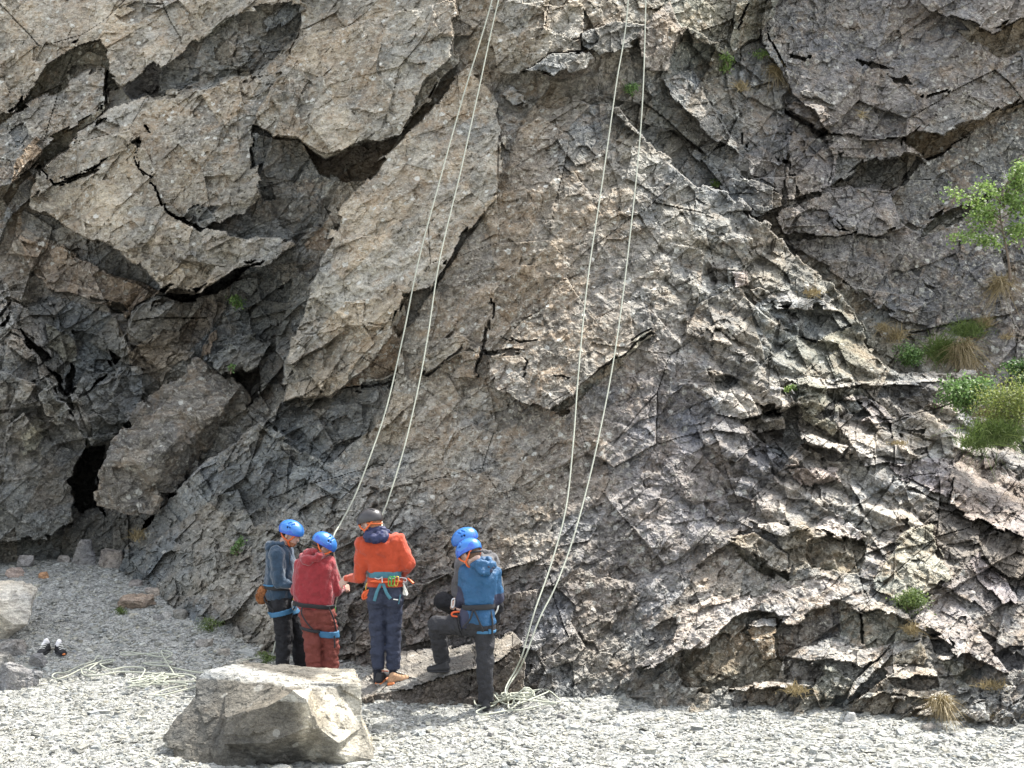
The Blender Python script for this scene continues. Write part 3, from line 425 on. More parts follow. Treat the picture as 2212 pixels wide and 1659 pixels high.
def crag_depth(U, V):
    u, v = np.meshgrid(U.astype(np.float32), V.astype(np.float32))
    PX = 0.0055
    x = u * PX; y = v * PX
    _, _, j1 = facets(x, y, 0.19, R(-40), 1.5, 131, 0.1, 0.1); _, _, j2 = facets(x, y, 0.07, R(20), 1.4, 133, 0.1, 0.1)
    wu = u + 5 * fbm(u / 60, v / 60, 2, 3) + 15 * (j1 - 0.5) + 3 * (j2 - 0.5)
    wv = v + 5 * fbm(u / 60, v / 60, 2, 8) + 15 * ((j1 * 7.3) % 1 - 0.5) + 3 * ((j2 * 7.3) % 1 - 0.5)
    B = smooth_up(BACK, U, V, u, v); C = smooth_up(CEN, U, V, u, v)
    cen = inpoly(wu, wv, CEN_POLY)
    D = np.where(cen, C, B)
    tone = np.stack([smooth_up(TONE, U, V, u, v, j) for j in range(4)], -1)
    tone[..., 3] = np.clip(tone[..., 3] + 0.1, 0.1, 1.2)
    touched = np.zeros(u.shape, np.float32)
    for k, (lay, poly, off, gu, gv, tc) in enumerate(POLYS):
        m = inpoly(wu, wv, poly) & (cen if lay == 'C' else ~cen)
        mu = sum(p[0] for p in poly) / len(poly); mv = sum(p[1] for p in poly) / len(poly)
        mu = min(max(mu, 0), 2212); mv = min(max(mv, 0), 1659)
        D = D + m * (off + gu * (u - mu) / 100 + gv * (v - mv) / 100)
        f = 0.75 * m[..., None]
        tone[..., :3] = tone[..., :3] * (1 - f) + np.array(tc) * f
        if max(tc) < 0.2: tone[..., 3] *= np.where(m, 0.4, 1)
    pm = np.zeros(u.shape, bool)
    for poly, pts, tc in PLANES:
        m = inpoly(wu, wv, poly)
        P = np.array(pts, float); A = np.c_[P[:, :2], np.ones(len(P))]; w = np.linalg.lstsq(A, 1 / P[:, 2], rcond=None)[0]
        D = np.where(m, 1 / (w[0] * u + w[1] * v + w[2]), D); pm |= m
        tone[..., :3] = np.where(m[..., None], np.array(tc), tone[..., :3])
    # how broken the rock is
    rampf = np.clip(blob(u, v, 1800, 850, 330, 300) + blob(u, v, 2000, 1050, 300, 160) + 0.5 * blob(u, v, 1560, 560, 150, 130), 0, 1) * cen
    lowr = np.clip(blob(u, v, 1850, 1350, 430, 190), 0, 1) * cen
    slab = np.clip(0.75 * lowr + blob(u, v, 250, 420, 260, 160) + blob(u, v, 780, 180, 230, 200) + blob(u, v, 150, 30, 220, 110) + 0.8 * blob(u, v, 2150, 500, 260, 330) + 0.6 * blob(u, v, 1850, 180, 200, 150), 0, 1)
    mid = np.clip(1 - rampf - slab, 0, 1)
    slab = np.where(pm, 0.8, slab)
    amp = np.where(pm, 0.42, 0.42 * slab + 1.0 * mid + 1.05 * rampf)
    calm = np.clip(blob(u, v, 1180, 620, 330, 330) + blob(u, v, 1150, 1000, 330, 180) + blob(u, v, 850, 550, 160, 300), 0, 1) * cen
    amp = amp * (1 - 0.64 * calm) * (1 - 0.10 * rampf)
    low = 0.10 * fbm(x * 0.8, y * 0.8, 3, 41)
    fA, cA, iA = facets(x, y, 0.85, R(-42), 1.7, 11, 0.42, 0.13)
    fB, cB, iB = facets(x, y, 0.38, R(-50), 1.6, 23, 0.50, 0.15)
    fC, cC, iC = facets(x, y, 0.16, R(-35), 1.7, 37, 0.60, 0.17)
    fD, cD, iD = facets(x, y, 0.070, R(-60), 1.5, 53, 0.65, 0.20)
    fE, cE, iE = facets(x, y, 0.034, R(-20), 1.6, 71, 0.7, 0.22)
    D = D + (low + fA * 0.55 + fB * 0.62) * amp + fC * (0.62 * amp + 0.10) + fD * (0.6 * amp + 0.2) + fE * (0.55 * amp + 0.25)
    # the shattered recess on the left: big flat block faces
    rec = np.clip(blob(u, v, 330, 760, 330, 260) + blob(u, v, 650, 950, 200, 200) + blob(u, v, 60, 700, 150, 250) + blob(u, v, 560, 170, 120, 90) + 0.7 * blob(u, v, 1450, 250, 250, 200) + 0.6 * blob(u, v, 1750, 420, 200, 150), 0, 1) * np.where(pm, 0, 1)
    rA, _, rid = facets(x, y, 0.50, R(-48), 1.6, 151, 0.75, 0.22, warp=0.08)
    rB, _, rid2 = facets(x, y, 0.22, R(40), 1.5, 157, 0.75, 0.2, warp=0.08)
    D = D + rec * (rA * 0.75 + rB * 0.6) + 0.45 * rampf * (rA * 0.75 + rB * 0.7)
    # treads and risers on the ramp: faces that lie back far more than the ramp does
    def stair(per, ang, seed, cellw, tread):
        _, _, ph = facets(x, y, cellw, R(70), 1.5, seed, 0.1, 0.1, warp=0.10)
        q = (y * math.cos(ang) - x * math.sin(ang)) / per + ph * 1.0 + 0.07 * fbm(x / per * 0.7, y / per * 0.7, 2, seed + 5)
        f = q - np.floor(q); G = np.clip((f - (1 - tread)) / tread, 0, 1)
        return per * (f - G)
    D = D + rampf * (1.05 * stair(0.46, R(24), 91, 0.40, 0.36) + 0.85 * stair(0.19, R(20), 93, 0.20, 0.38) + 0.3 * stair(0.085, R(18), 95, 0.1, 0.45))
    calm_stairs = np.clip(mid + 0.3 * slab, 0, 1) * np.where(pm, 0, 1)
    D = D + calm_stairs * (0.30 * stair(0.30, R(-36), 191, 0.30, 0.4) + 0.30 * stair(0.11, R(-40), 193, 0.13, 0.45))
    # lying-back flakes elsewhere, thinly
    tC, kC, jC = facets(x, y, 0.22, R(-38), 2.0, 97, 0.5, 0.3, (0.0, -0.35))
    D = D + np.clip(mid, 0, 1) * np.where(pm, 0, 1) * tC * 0.10
    # open cracks along block edges
    D = D + 0.10 * np.clip(1 - cA / 0.012, 0, 1) * (0.3 + amp) * (iA > 0.72)
    D = D + np.where(pm, 0.01, 0.018 + 0.004 * calm) * fbm(x * 9, y * 9, 5, 5, 0.62)
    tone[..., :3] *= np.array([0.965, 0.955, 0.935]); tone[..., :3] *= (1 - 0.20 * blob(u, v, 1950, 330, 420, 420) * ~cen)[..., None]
    tv = 1 + 0.22 * (iA - 0.5) + 0.32 * (iB - 0.5) + 0.30 * (iC - 0.5) + 0.22 * (iD - 0.5)
    tone[..., :3] *= tv[..., None]
    hue = (iB * 7.1) % 1 - 0.5
    tone[..., 0] *= 1 + 0.10 * hue; tone[..., 2] *= 1 - 0.12 * hue
    return u, v, D, np.clip(tone, 0.02, 0.9)
def build_crag():
    U = np.arange(-400, 2680, STEP); V = np.arange(-360, 1640, STEP)
    u, v, D, tone = crag_depth(U, V)
    P = np.stack([(u - CX) / FPX * D, D, CAMZ - (v - CY) / FPX * D], -1).reshape(-1, 3)
    h, w = u.shape
    i = np.arange(h * w).reshape(h, w)
    F = np.stack([i[:-1, :-1], i[1:, :-1], i[1:, 1:], i[:-1, 1:]], -1).reshape(-1, 4)
    me = mesh_np(P, F, False)
    ca = me.color_attributes.new('tone', 'FLOAT_COLOR', 'POINT'); ca.data.foreach_set('color', tone.reshape(-1, 4).astype(np.float32).ravel())
    o = link('cliff', me, rock_mat('crag_rock')); tag(o, kind='structure')
    return U, V, D
CU, CV, CD = build_crag()
def crag_Y(u, v):
    j = int(round((v - CV[0]) / STEP)); i = int(round((u - CU[0]) / STEP))
    i = min(max(i, 3), len(CU) - 4); j = min(max(j, 3), len(CV) - 4)
    return float(CD[j - 2:j + 3, i - 2:i + 3].min())
# ================================================================== gravel floor
def ground_z(X, Y):
    X = np.asarray(X, float); Y = np.asarray(Y, float)
    left = sstep(0.5, -3.5, X)
    z = 0.70 * sstep(14.2, 18.6, Y) * left + 0.10 * sstep(13.2, 15, Y) * (1 - left)
    z = z + 0.035 * fbm(X * 0.7, Y * 0.7, 3, 61) + 0.012 * fbm(X * 4, Y * 4, 3, 67)
    return z
def gravel_mat(name, chips=False):
    m, n, b = NT(name); co = nd(n, 'ShaderNodeTexCoord').outputs['Object']
    f1 = noise(n, mapping(n, co, (1, 0.8, 1)), 38, 6, 0.75, 0.3); f2 = noise(n, co, 0.9, 4, 0.6)
    if chips:
        a = nd(n, 'ShaderNodeAttribute', attribute_name='tone'); c = a.outputs['Color']
        c = mixc(n, 1.0, c, ramp(n, f1, [(0.3, 0.75), (0.7, 1.2)]), 'MULTIPLY')
    else:
        vv = nd(n, 'ShaderNodeTexVoronoi'); vv.inputs['Scale'].default_value = 42; n.links.new(co, vv.inputs['Vector'])
        sp = nd(n, 'ShaderNodeSeparateColor'); n.links.new(vv.outputs['Color'], sp.inputs[0])
        c = ramp(n, sp.outputs[0], [(0.0, (0.15, 0.15, 0.14)), (0.5, (0.29, 0.29, 0.27)), (1.0, (0.43, 0.43, 0.395))])
        c = mixc(n, 1.0, c, ramp(n, f1, [(0.3, 0.65), (0.65, 1.2)]), 'MULTIPLY')
        c = mixc(n, 1.0, c, ramp(n, f2, [(0.3, 0.86), (0.7, 1.1)]), 'MULTIPLY')
    n.links.new(c, b.inputs['Base Color']); b.inputs['Roughness'].default_value = 0.85; b.inputs['Specular IOR Level'].default_value = 0.3
    bp = nd(n, 'ShaderNodeBump'); bp.inputs['Distance'].default_value = 0.022; bp.inputs['Strength'].default_value = 1.0
    n.links.new(f1, bp.inputs['Height']); n.links.new(bp.outputs[0], b.inputs['Normal'])
    return m
def build_ground():
    xs = np.concatenate([np.linspace(-70, -7.5, 20), np.arange(-7.4, 7.4, 0.03), np.linspace(7.5, 70, 20)])
    ys = np.concatenate([np.linspace(-60, 10.0, 20), np.arange(10.1, 19.6, 0.03), np.linspace(19.8, 60, 12)])
    X, Y = np.meshgrid(xs, ys); Z = ground_z(X, Y)
    inn = (abs(X) < 7.4) & (Y > 10) & (Y < 19.5)
    Z = Z + inn * (0.014 * vnoise(X * 14, Y * 14, 71) + 0.008 * vnoise(X * 31, Y * 31, 72))
    P = np.stack([X, Y, Z], -1).reshape(-1, 3); h, w = X.shape; i = np.arange(h * w).reshape(h, w)
    F = np.stack([i[:-1, :-1], i[:-1, 1:], i[1:, 1:], i[1:, :-1]], -1).reshape(-1, 4)
    o = link('ground', mesh_np(P, F, False), gravel_mat('gravel_floor')); tag(o, kind='structure')
def chip_cloud(name, n, rng, size, xr, yr, flat, mat, dark=0.1, dens=None):
    """many slate chips as one mesh: 8-corner wedges, random turn and tilt"""
    base = np.array([[-1,-1,-1],[1,-1,-1],[1,1,-1],[-1,1,-1],[-.8,-.8,1],[.8,-.8,1],[.8,.8,1],[-.8,.8,1]], float)
    X = rng.uniform(*xr, n); Y = rng.uniform(*yr, n)
    if dens is not None:
        k = rng.random(n) < dens(X, Y); X, Y = X[k], Y[k]; n = len(X)
    S = size * rng.lognormal(0, 0.5, n)
    V = base[None] * np.stack([S * rng.uniform(.6, 1.3, n), S * rng.uniform(.4, .9, n), S * rng.uniform(flat * .5, flat * 1.4, n)], -1)[:, None] * 0.5
    V = V + rng.normal(0, 0.16, (n, 8, 3)) * np.stack([S, S, S * flat], -1)[:, None] * 0.5
    a = rng.uniform(0, 6.28, n); t = rng.normal(0, 0.20, n); s = rng.normal(0, 0.20, n)
    def rot(V, ang, i, j):
        c, d = np.cos(ang)[:, None], np.sin(ang)[:, None]; x, y = V[..., i].copy(), V[..., j].copy()
        V[..., i] = x * c - y * d; V[..., j] = x * d + y * c
    rot(V, t, 0, 2); rot(V, s, 1, 2); rot(V, a, 0, 1)
    V[..., 0] += X[:, None]; V[..., 1] += Y[:, None]; V[..., 2] += (ground_z(X, Y) + S * flat * 0.22)[:, None]
    f = np.array([[3,2,1,0],[4,5,6,7],[0,1,5,4],[1,2,6,5],[2,3,7,6],[3,0,4,7]])
    F = (f[None] + 8 * np.arange(n)[:, None, None]).reshape(-1, 4)
    me = mesh_np(V.reshape(-1, 3), F, False)
    g = rng.normal(0.325, 0.065, n); g = np.where(rng.random(n) < dark, rng.uniform(.11, .2, n), g); g = np.clip(g, .10, .60)
    w = rng.normal(0, 0.03, n)
    c = np.stack([g * (1 + w), g * (1.0 + w * .3), g * (0.90 - w), np.ones(n)], -1)
    ca = me.color_attributes.new('tone', 'FLOAT_COLOR', 'POINT'); ca.data.foreach_set('color', np.repeat(c, 8, 0).astype(np.float32).ravel())
    o = link(name, me, mat); return o
build_ground()
rngG = np.random.default_rng(5)
GM = gravel_mat('slate_chips', True)
tag(chip_cloud('gravel', 150000, rngG, 0.023, (-6.6, 6.6), (10.6, 19.4), 0.30, GM, 0.03, lambda X, Y: np.clip(1.25 - (Y - 10.6) / 13, 0.3, 1)), 'pale grey slate chippings spread over the quarry floor', 'gravel', kind='stuff')
# ================================================================== implicit surfaces for people, gear and rope
def A3(x): return np.array(x, float)
def unit(x): x = A3(x); return x / (np.linalg.norm(x) + 1e-12)
def cap(a, b, ra, rb=None, flat=1.0, fdir=None):
    return ('cap', A3(a), A3(b), ra, ra if rb is None else rb, flat, None if fdir is None else unit(fdir))
def ell(c, r, f=(1, 0, 0), up=(0, 0, 1)):
    f = unit(f); s = unit(np.cross(f, up)); w = np.cross(s, f)
    return ('ell', A3(c), np.array([f, s, w]), A3(r))
def prim_dist(p, P):
    if p[0] == 'cap':
        _, a, b, ra, rb, fl, fd = p
        if fd is not None and fl != 1.0:
            def sq(Q): return Q + ((Q - a) @ fd)[..., None] * (1 / fl - 1) * fd
            P = sq(P); b2 = b + ((b - a) @ fd) * (1 / fl - 1) * fd
        else: b2 = b
        ab = b2 - a; L = ab @ ab
        t = np.clip(((P - a) @ ab) / max(L, 1e-9), 0, 1) if L > 1e-9 else np.zeros(P.shape[:-1])
        return np.linalg.norm(P - a - t[..., None] * ab, axis=-1) - (ra + (rb - ra) * t)
    _, c, M, r = p
    q = (P - c) @ M.T
    k0 = np.linalg.norm(q / r, axis=-1); k1 = np.linalg.norm(q / (r * r), axis=-1)
    return k0 * (k0 - 1) / np.maximum(k1, 1e-6)
def prim_box(p):
    if p[0] == 'cap':
        R_ = max(p[3], p[4]) * max(1.0, p[5]); return np.minimum(p[1], p[2]) - R_, np.maximum(p[1], p[2]) + R_
    return p[1] - p[3].max(), p[1] + p[3].max()
def surf(prims, vox=0.009, k=0.03, wrinkle=0.0, wf=9.0, wst=(1, 1, 1), cut=None, inflate=0.0, sub=None, seed=0, raw=False):
    lo = np.min([prim_box(p)[0] for p in prims], 0) - 4 * vox - inflate - wrinkle * 2; hi = np.max([prim_box(p)[1] for p in prims], 0) + 4 * vox + inflate + wrinkle * 2
    n = np.ceil((hi - lo) / vox).astype(int) + 1
    ax = [lo[i] + vox * np.arange(n[i]) for i in range(3)]
    D = np.full(n, 1.0)
    def region(a, b):
        return tuple(slice(max(0, int((a[i] - lo[i]) / vox)), min(n[i], int((b[i] - lo[i]) / vox) + 2)) for i in range(3))
    for p in prims:
        a, b = prim_box(p); m = 2 * k + inflate + 3 * vox; sl = region(a - m, b + m)
        P = np.stack(np.meshgrid(ax[0][sl[0]], ax[1][sl[1]], ax[2][sl[2]], indexing='ij'), -1)
        d = prim_dist(p, P); o = D[sl]
        h = np.clip(0.5 + 0.5 * (o - d) / k, 0, 1); D[sl] = np.where(o > 0.9, d, o * (1 - h) + d * h - k * h * (1 - h))
    D -= inflate
    near = np.abs(D) < 0.04 + wrinkle
    if wrinkle:
        idx = np.nonzero(near); X = [ax[i][idx[i]] for i in range(3)]
        w = vnoise3(X[0] * wf * wst[0], X[1] * wf * wst[1], X[2] * wf * wst[2], seed) 
        w2 = vnoise3(X[0] * wf * 2.3 * wst[0] + 9, X[1] * wf * 2.3 * wst[1], X[2] * wf * 2.3 * wst[2], seed + 3)
        D[idx] += wrinkle * ((1 - 2 * np.abs(w)) * 0.7 + w2 * 0.45)
    if cut is not None or sub is not None:
        P = np.stack(np.meshgrid(*ax, indexing='ij'), -1)
        if cut is not None: D = np.maximum(D, cut(P))
        if sub is not None: D = np.maximum(D, -sub(P))
    return nets(D, lo, vox)
def nets(D, lo, vox):
    S = D < 0
    nx, ny, nz = D.shape
    acc = np.zeros((nx - 1, ny - 1, nz - 1, 3), np.float32); cnt = np.zeros((nx - 1, ny - 1, nz - 1), np.float32)
    for axis in range(3):
        for o1 in (0, 1):
            for o2 in (0, 1):
                off = [0, 0, 0]; oth = [i for i in range(3) if i != axis]; off[oth[0]] = o1; off[oth[1]] = o2
                sl0 = tuple(slice(off[i], off[i] + D.shape[i] - 1) for i in range(3)); off[axis] = 1
                sl1 = tuple(slice(off[i], off[i] + D.shape[i] - 1) for i in range(3)); off[axis] = 0
                a = D[sl0]; b = D[sl1]; m = S[sl0] != S[sl1]
                t = np.where(m, a / np.where(m, a - b, 1), 0)
                for i in range(3): acc[..., i] += np.where(m, off[i] + (t if i == axis else 0), 0)
                cnt += m
    act = cnt > 0
    vid = np.full(act.shape, -1, np.int64); idx = np.argwhere(act); vid[act] = np.arange(len(idx))
    V = lo + vox * (idx + acc[act] / cnt[act][:, None])
    Fs = []
    for axis in range(3):
        o = [i for i in range(3) if i != axis]
        a = [slice(0, None)] * 3; b = [slice(0, None)] * 3
        a[axis] = slice(0, -1); b[axis] = slice(1, None)
        m = S[tuple(a)] != S[tuple(b)]
        e = np.argwhere(m); e = e[(e[:, o[0]] > 0) & (e[:, o[1]] > 0) & (e[:, o[0]] < D.shape[o[0]] - 1) & (e[:, o[1]] < D.shape[o[1]] - 1)]
        if len(e) == 0: continue
        ins = S[tuple(e.T)]
        def g(d0, d1):
            q = e.copy(); q[:, o[0]] += d0; q[:, o[1]] += d1; return vid[tuple(q.T)]
        q = np.stack([g(-1, -1), g(0, -1), g(0, 0), g(-1, 0)], -1)
        flip = ins if axis != 1 else ~ins
        q[~flip] = q[~flip][:, ::-1]
        Fs.append(q)
    F = np.concatenate(Fs); F = F[(F >= 0).all(1)]
    return V, F
def skin(name, prims, mat, parent, vox=0.009, k=0.03, smooth=True, **kw):
    V, F = surf(prims, vox, k, **kw)
    return link(name, mesh_np(V, F, smooth), mat, parent)
def slab(c, nrm, hh):
    c = A3(c); nrm = unit(nrm); return lambda P: np.abs((P - c) @ nrm) - hh
def half(c, nrm):
    c = A3(c); nrm = unit(nrm); return lambda P: (P - c) @ nrm           # keeps the side against nrm
def both(*fs): return lambda P: np.maximum.reduce([f(P) for f in fs])
def catmull(pts, step):
    P = np.array(pts, float); P = np.vstack([2 * P[0] - P[1], P, 2 * P[-1] - P[-2]]); out = []
    for i in range(1, len(P) - 2):
        L = np.linalg.norm(P[i + 1] - P[i]); m = max(2, int(L / step)); t = np.linspace(0, 1, m, endpoint=False)[:, None]
        out.append(0.5 * ((2 * P[i]) + (-P[i - 1] + P[i + 1]) * t + (2 * P[i - 1] - 5 * P[i] + 4 * P[i + 1] - P[i + 2]) * t ** 2 + (-P[i - 1] + 3 * P[i] - 3 * P[i + 1] + P[i + 2]) * t ** 3))
    out.append(P[-2][None]); return np.vstack(out)
def tube_vf(pts, r, seg=8, step=0.03, flat=None, curve=True, closed=False, taper=None):
    """swept round tube, or a ribbon when flat=(direction, thickness)"""
    C = catmull(pts, step) if curve else np.array(pts, float)
    n = len(C); T = np.gradient(C, axis=0); T /= np.linalg.norm(T, axis=1)[:, None] + 1e-12
    up = A3((0.3, 0.2, 0.93)); V = []
    N = None
    for i in range(n):
        if flat is not None: a = flat[0] if not callable(flat[0]) else flat[0](C[i]); N = A3(a)
        elif N is None: N = up
        N = N - (N @ T[i]) * T[i]; N = unit(N) if np.linalg.norm(N) > 1e-6 else unit(np.cross(T[i], (1, 0, 0)))
        Bn = np.cross(T[i], N); ang = np.arange(seg) / seg * 2 * math.pi
        rr = r if taper is None else r * taper(i / (n - 1))
        rn = rr if flat is None else flat[1]
        V.append(C[i] + np.cos(ang)[:, None] * Bn * rr + np.sin(ang)[:, None] * N * rn)
    V = np.vstack(V); F = []
    for i in range(n - 1):
        for j in range(seg):
            F.append((i * seg + j, i * seg + (j + 1) % seg, (i + 1) * seg + (j + 1) % seg, (i + 1) * seg + j))
    F = np.array(F)
    return V, F
def merge(parts):
    V = []; F = []; o = 0
    for v, f in parts: V.append(v); F.append(f + o); o += len(v)
    return np.vstack(V), np.vstack(F)
def tubes(name, paths, r, mat, parent=None, **kw):
    V, F = merge([tube_vf(p, r, **kw) for p in paths]); return link(name, mesh_np(V, F, True), mat, parent)
# ================================================================== the climbers
M_SKIN = plain('skin', (0.43, 0.285, 0.225), 0.5, 0.10, 30, spec=0.4)
M_SKIN.node_tree.nodes['Principled BSDF'].inputs['Subsurface Weight'].default_value = 0.08
M_HAIR = plain('brown_hair', (0.10, 0.055, 0.03), 0.7, 0.5, 160, 0.003, 200)
M_BEARD = plain('ginger_beard', (0.26, 0.12, 0.06), 0.8, 0.4, 180, 0.003, 200)
M_HELM = plain('blue_helmet_shell', (0.03, 0.15, 0.44), 0.34, 0.04, 6, spec=0.5)
M_HELMD = plain('dark_blue_helmet_band', (0.03, 0.10, 0.45), 0.25, 0.25, 30, spec=0.6)
M_LINER = plain('black_foam', (0.015, 0.015, 0.02), 0.8)
M_BLACKH = plain('black_helmet_shell', (0.035, 0.032, 0.032), 0.4, 0.2, 20, spec=0.5)
M_ORW = plain('orange_webbing', (0.60, 0.12, 0.03), 0.6, 0.1, 200)
M_BLKW = plain('black_webbing', (0.018, 0.018, 0.02), 0.7, 0.2, 200, 0.001, 400)
M_BLUW = plain('blue_webbing', (0.035, 0.13, 0.24), 0.6, 0.12, 160, 0.001, 400)
M_NAVYH = plain('slate_blue_fleece', (0.020, 0.042, 0.070), 0.95, 0.18, 26, 0.026, 13, sheen=0.3)
M_RED = plain('red_sweat_cloth', (0.230, 0.021, 0.026), 0.95, 0.14, 26, 0.026, 13, sheen=0.3)
M_REDT = plain('brick_red_trouser_cloth', (0.155, 0.038, 0.028), 0.85, 0.16, 22, 0.032, 13)
M_BLKT = plain('black_trouser_cloth', (0.009, 0.009, 0.011), 0.85, 0.3, 22, 0.032, 13)
M_ORF = plain('orange_fleece', (0.377, 0.048, 0.015), 0.9, 0.08, 40, 0.020, 12, sheen=0.2)
M_NVYT = plain('navy_trouser_cloth', (0.025, 0.031, 0.054), 0.75, 0.2, 18, 0.032, 12)
M_NVY = plain('navy_hood_cloth', (0.015, 0.021, 0.066), 0.6, 0.3, 14, 0.006, 36)
M_TEAL = plain('teal_shirt_cloth', (0.057, 0.164, 0.205), 0.8, 0.15, 20, 0.004, 60)
M_BLUJ = plain('blue_shell_cloth', (0.015, 0.075, 0.164), 0.6, 0.15, 12, 0.030, 12)
M_DKP = plain('grey_blue_panel_cloth', (0.023, 0.026, 0.051), 0.7, 0.15, 12, 0.006, 30)
M_CHAR = plain('charcoal_trouser_cloth', (0.022, 0.022, 0.025), 0.8, 0.2, 18, 0.032, 12)
M_GRYH = plain('grey_marl_cloth', (0.086, 0.082, 0.082), 0.95, 0.15, 40, 0.005, 70, sheen=0.2)
M_FUR = plain('brown_fur', (0.24, 0.095, 0.035), 0.95, 0.45, 60, stretch=(1, 1, .3))
M_TANL = plain('tan_leather', (0.42, 0.25, 0.14), 0.8, 0.3, 60, 0.002, 200)
M_SOLE = plain('black_rubber', (0.02, 0.02, 0.022), 0.7, 0.2)
M_OSOLE = plain('orange_rubber', (0.60, 0.19, 0.06), 0.6, 0.2)
M_SOCK = plain('black_sock', (0.015, 0.017, 0.025), 0.95, 0.2, 80, 0.002, 150)
M_WSOCK = plain('white_sock', (0.72, 0.70, 0.70), 0.95, 0.1, 80, 0.002, 150)
M_GREEN = plain('green_metal', (0.08, 0.38, 0.07), 0.3, 0.05, metal=0.4)
M_ORM = plain('orange_metal', (0.60, 0.10, 0.03), 0.35, 0.05, metal=0.3)
M_STEEL = plain('bare_metal', (0.55, 0.55, 0.56), 0.3, 0.1, metal=0.9)
M_GOLD = plain('gold_metal', (0.65, 0.42, 0.08), 0.3, 0.1, metal=0.8)
M_WHT = plain('white_cord', (0.70, 0.70, 0.64), 0.8, 0.1, 150)

def Z1(x, y, Y): return at(530.9 + x * 0.25594, 1079.5 + y * 0.25594, Y)     # measured on three enlarged crops
def Z2(x, y, Y): return at(707.8 + x * 0.25598, 1079.5 + y * 0.25598, Y)
def Z3(x, y, Y): return at(884.8 + x * 0.26671, 1132.5 + y * 0.26671, Y)

class Head:
    def __init__(s, c, f, tilt=(0, 0, 1)):
        s.c = A3(c); s.f = unit(f); s.s = unit(np.cross(s.f, tilt)); s.u = np.cross(s.s, s.f)      # forward, to its right, up
    def p(s, f, r, u): return s.c + s.f * f + s.s * r + s.u * u
    def prims(s, neck, nr=0.052):
        P = [ell(s.p(-0.008, 0, 0.03), (0.098, 0.077, 0.090), s.f, s.u), ell(s.p(0.022, 0, -0.035), (0.070, 0.062, 0.078), s.f, s.u),
             cap(s.p(0.05, -0.018, -0.088), s.p(0.05, 0.018, -0.088), 0.024), cap(s.p(0.0, -0.045, -0.06), s.p(0.05, -0.02, -0.085), 0.022),
             cap(s.p(0.0, 0.045, -0.06), s.p(0.05, 0.02, -0.085), 0.022), cap(s.p(-0.03, 0, -0.05), A3(neck), nr, nr + 0.008)]
        return P
    def features(s):
        P = [cap(s.p(0.082, 0, 0.012), s.p(0.104, 0, -0.030), 0.009, 0.012), cap(s.p(0.085, -0.016, -0.056), s.p(0.085, 0.016, -0.056), 0.006),
             cap(s.p(0.082, -0.014, -0.068), s.p(0.082, 0.014, -0.068), 0.007), cap(s.p(0.078, -0.045, 0.026), s.p(0.085, -0.014, 0.024), 0.008),
             cap(s.p(0.078, 0.045, 0.026), s.p(0.085, 0.014, 0.024), 0.008)]
        for q in (-1, 1):
            P.append(ell(s.p(-0.004, q * 0.079, -0.008), (0.017, 0.009, 0.030), s.f, s.u))
            P.append(ell(s.p(0.074, q * 0.030, 0.004), (0.012, 0.014, 0.010), s.f, s.u))
        return P
def fingers(w, d, n, side, curl=0.9, thumb=1, L=0.085):
    """palm, four bent fingers of unequal length and a thumb: w wrist, d along the hand, n out of the back of the hand, side towards the thumb"""
    w = A3(w); d = unit(d); n = unit(A3(n) - (A3(n) @ d) * d); s = unit(A3(side) - (A3(side) @ d) * d); s = unit(s - (s @ n) * n)
    P = [cap(w, w + d * 0.035, 0.026, 0.030, 0.6, n), cap(w + d * 0.045 - s * 0.02, w + d * 0.06 + s * 0.02, 0.024, 0.024, 0.6, n)]
    for i, (o, l) in enumerate(((0.030, 0.92), (0.010, 1.0), (-0.010, 0.95), (-0.029, 0.76))):
        a = w + d * 0.082 + s * o; c1 = curl * (0.45 + 0.06 * i); c2 = curl * (1.3 + 0.08 * i); c3 = curl * (1.9 + 0.05 * i)
        D1 = d * math.cos(c1) - n * math.sin(c1); D2 = d * math.cos(c2) - n * math.sin(c2); D3 = d * math.cos(c3) - n * math.sin(c3)
        b = a + D1 * 0.038 * l; c = b + D2 * 0.026 * l; e = c + D3 * 0.018 * l
        P += [cap(a, b, 0.0095, 0.009), cap(b, c, 0.009, 0.008), cap(c, e, 0.008, 0.007)]
    t0 = w + d * 0.025 + s * 0.024; t1 = t0 + (d * 0.6 + s * 0.65 - n * 0.3) * 0.035; t2 = t1 + (d * 0.85 + s * 0.1 - n * 0.5) * 0.030
    P += [cap(t0, t1, 0.013, 0.011), cap(t1, t2, 0.011, 0.0085)]
    return P
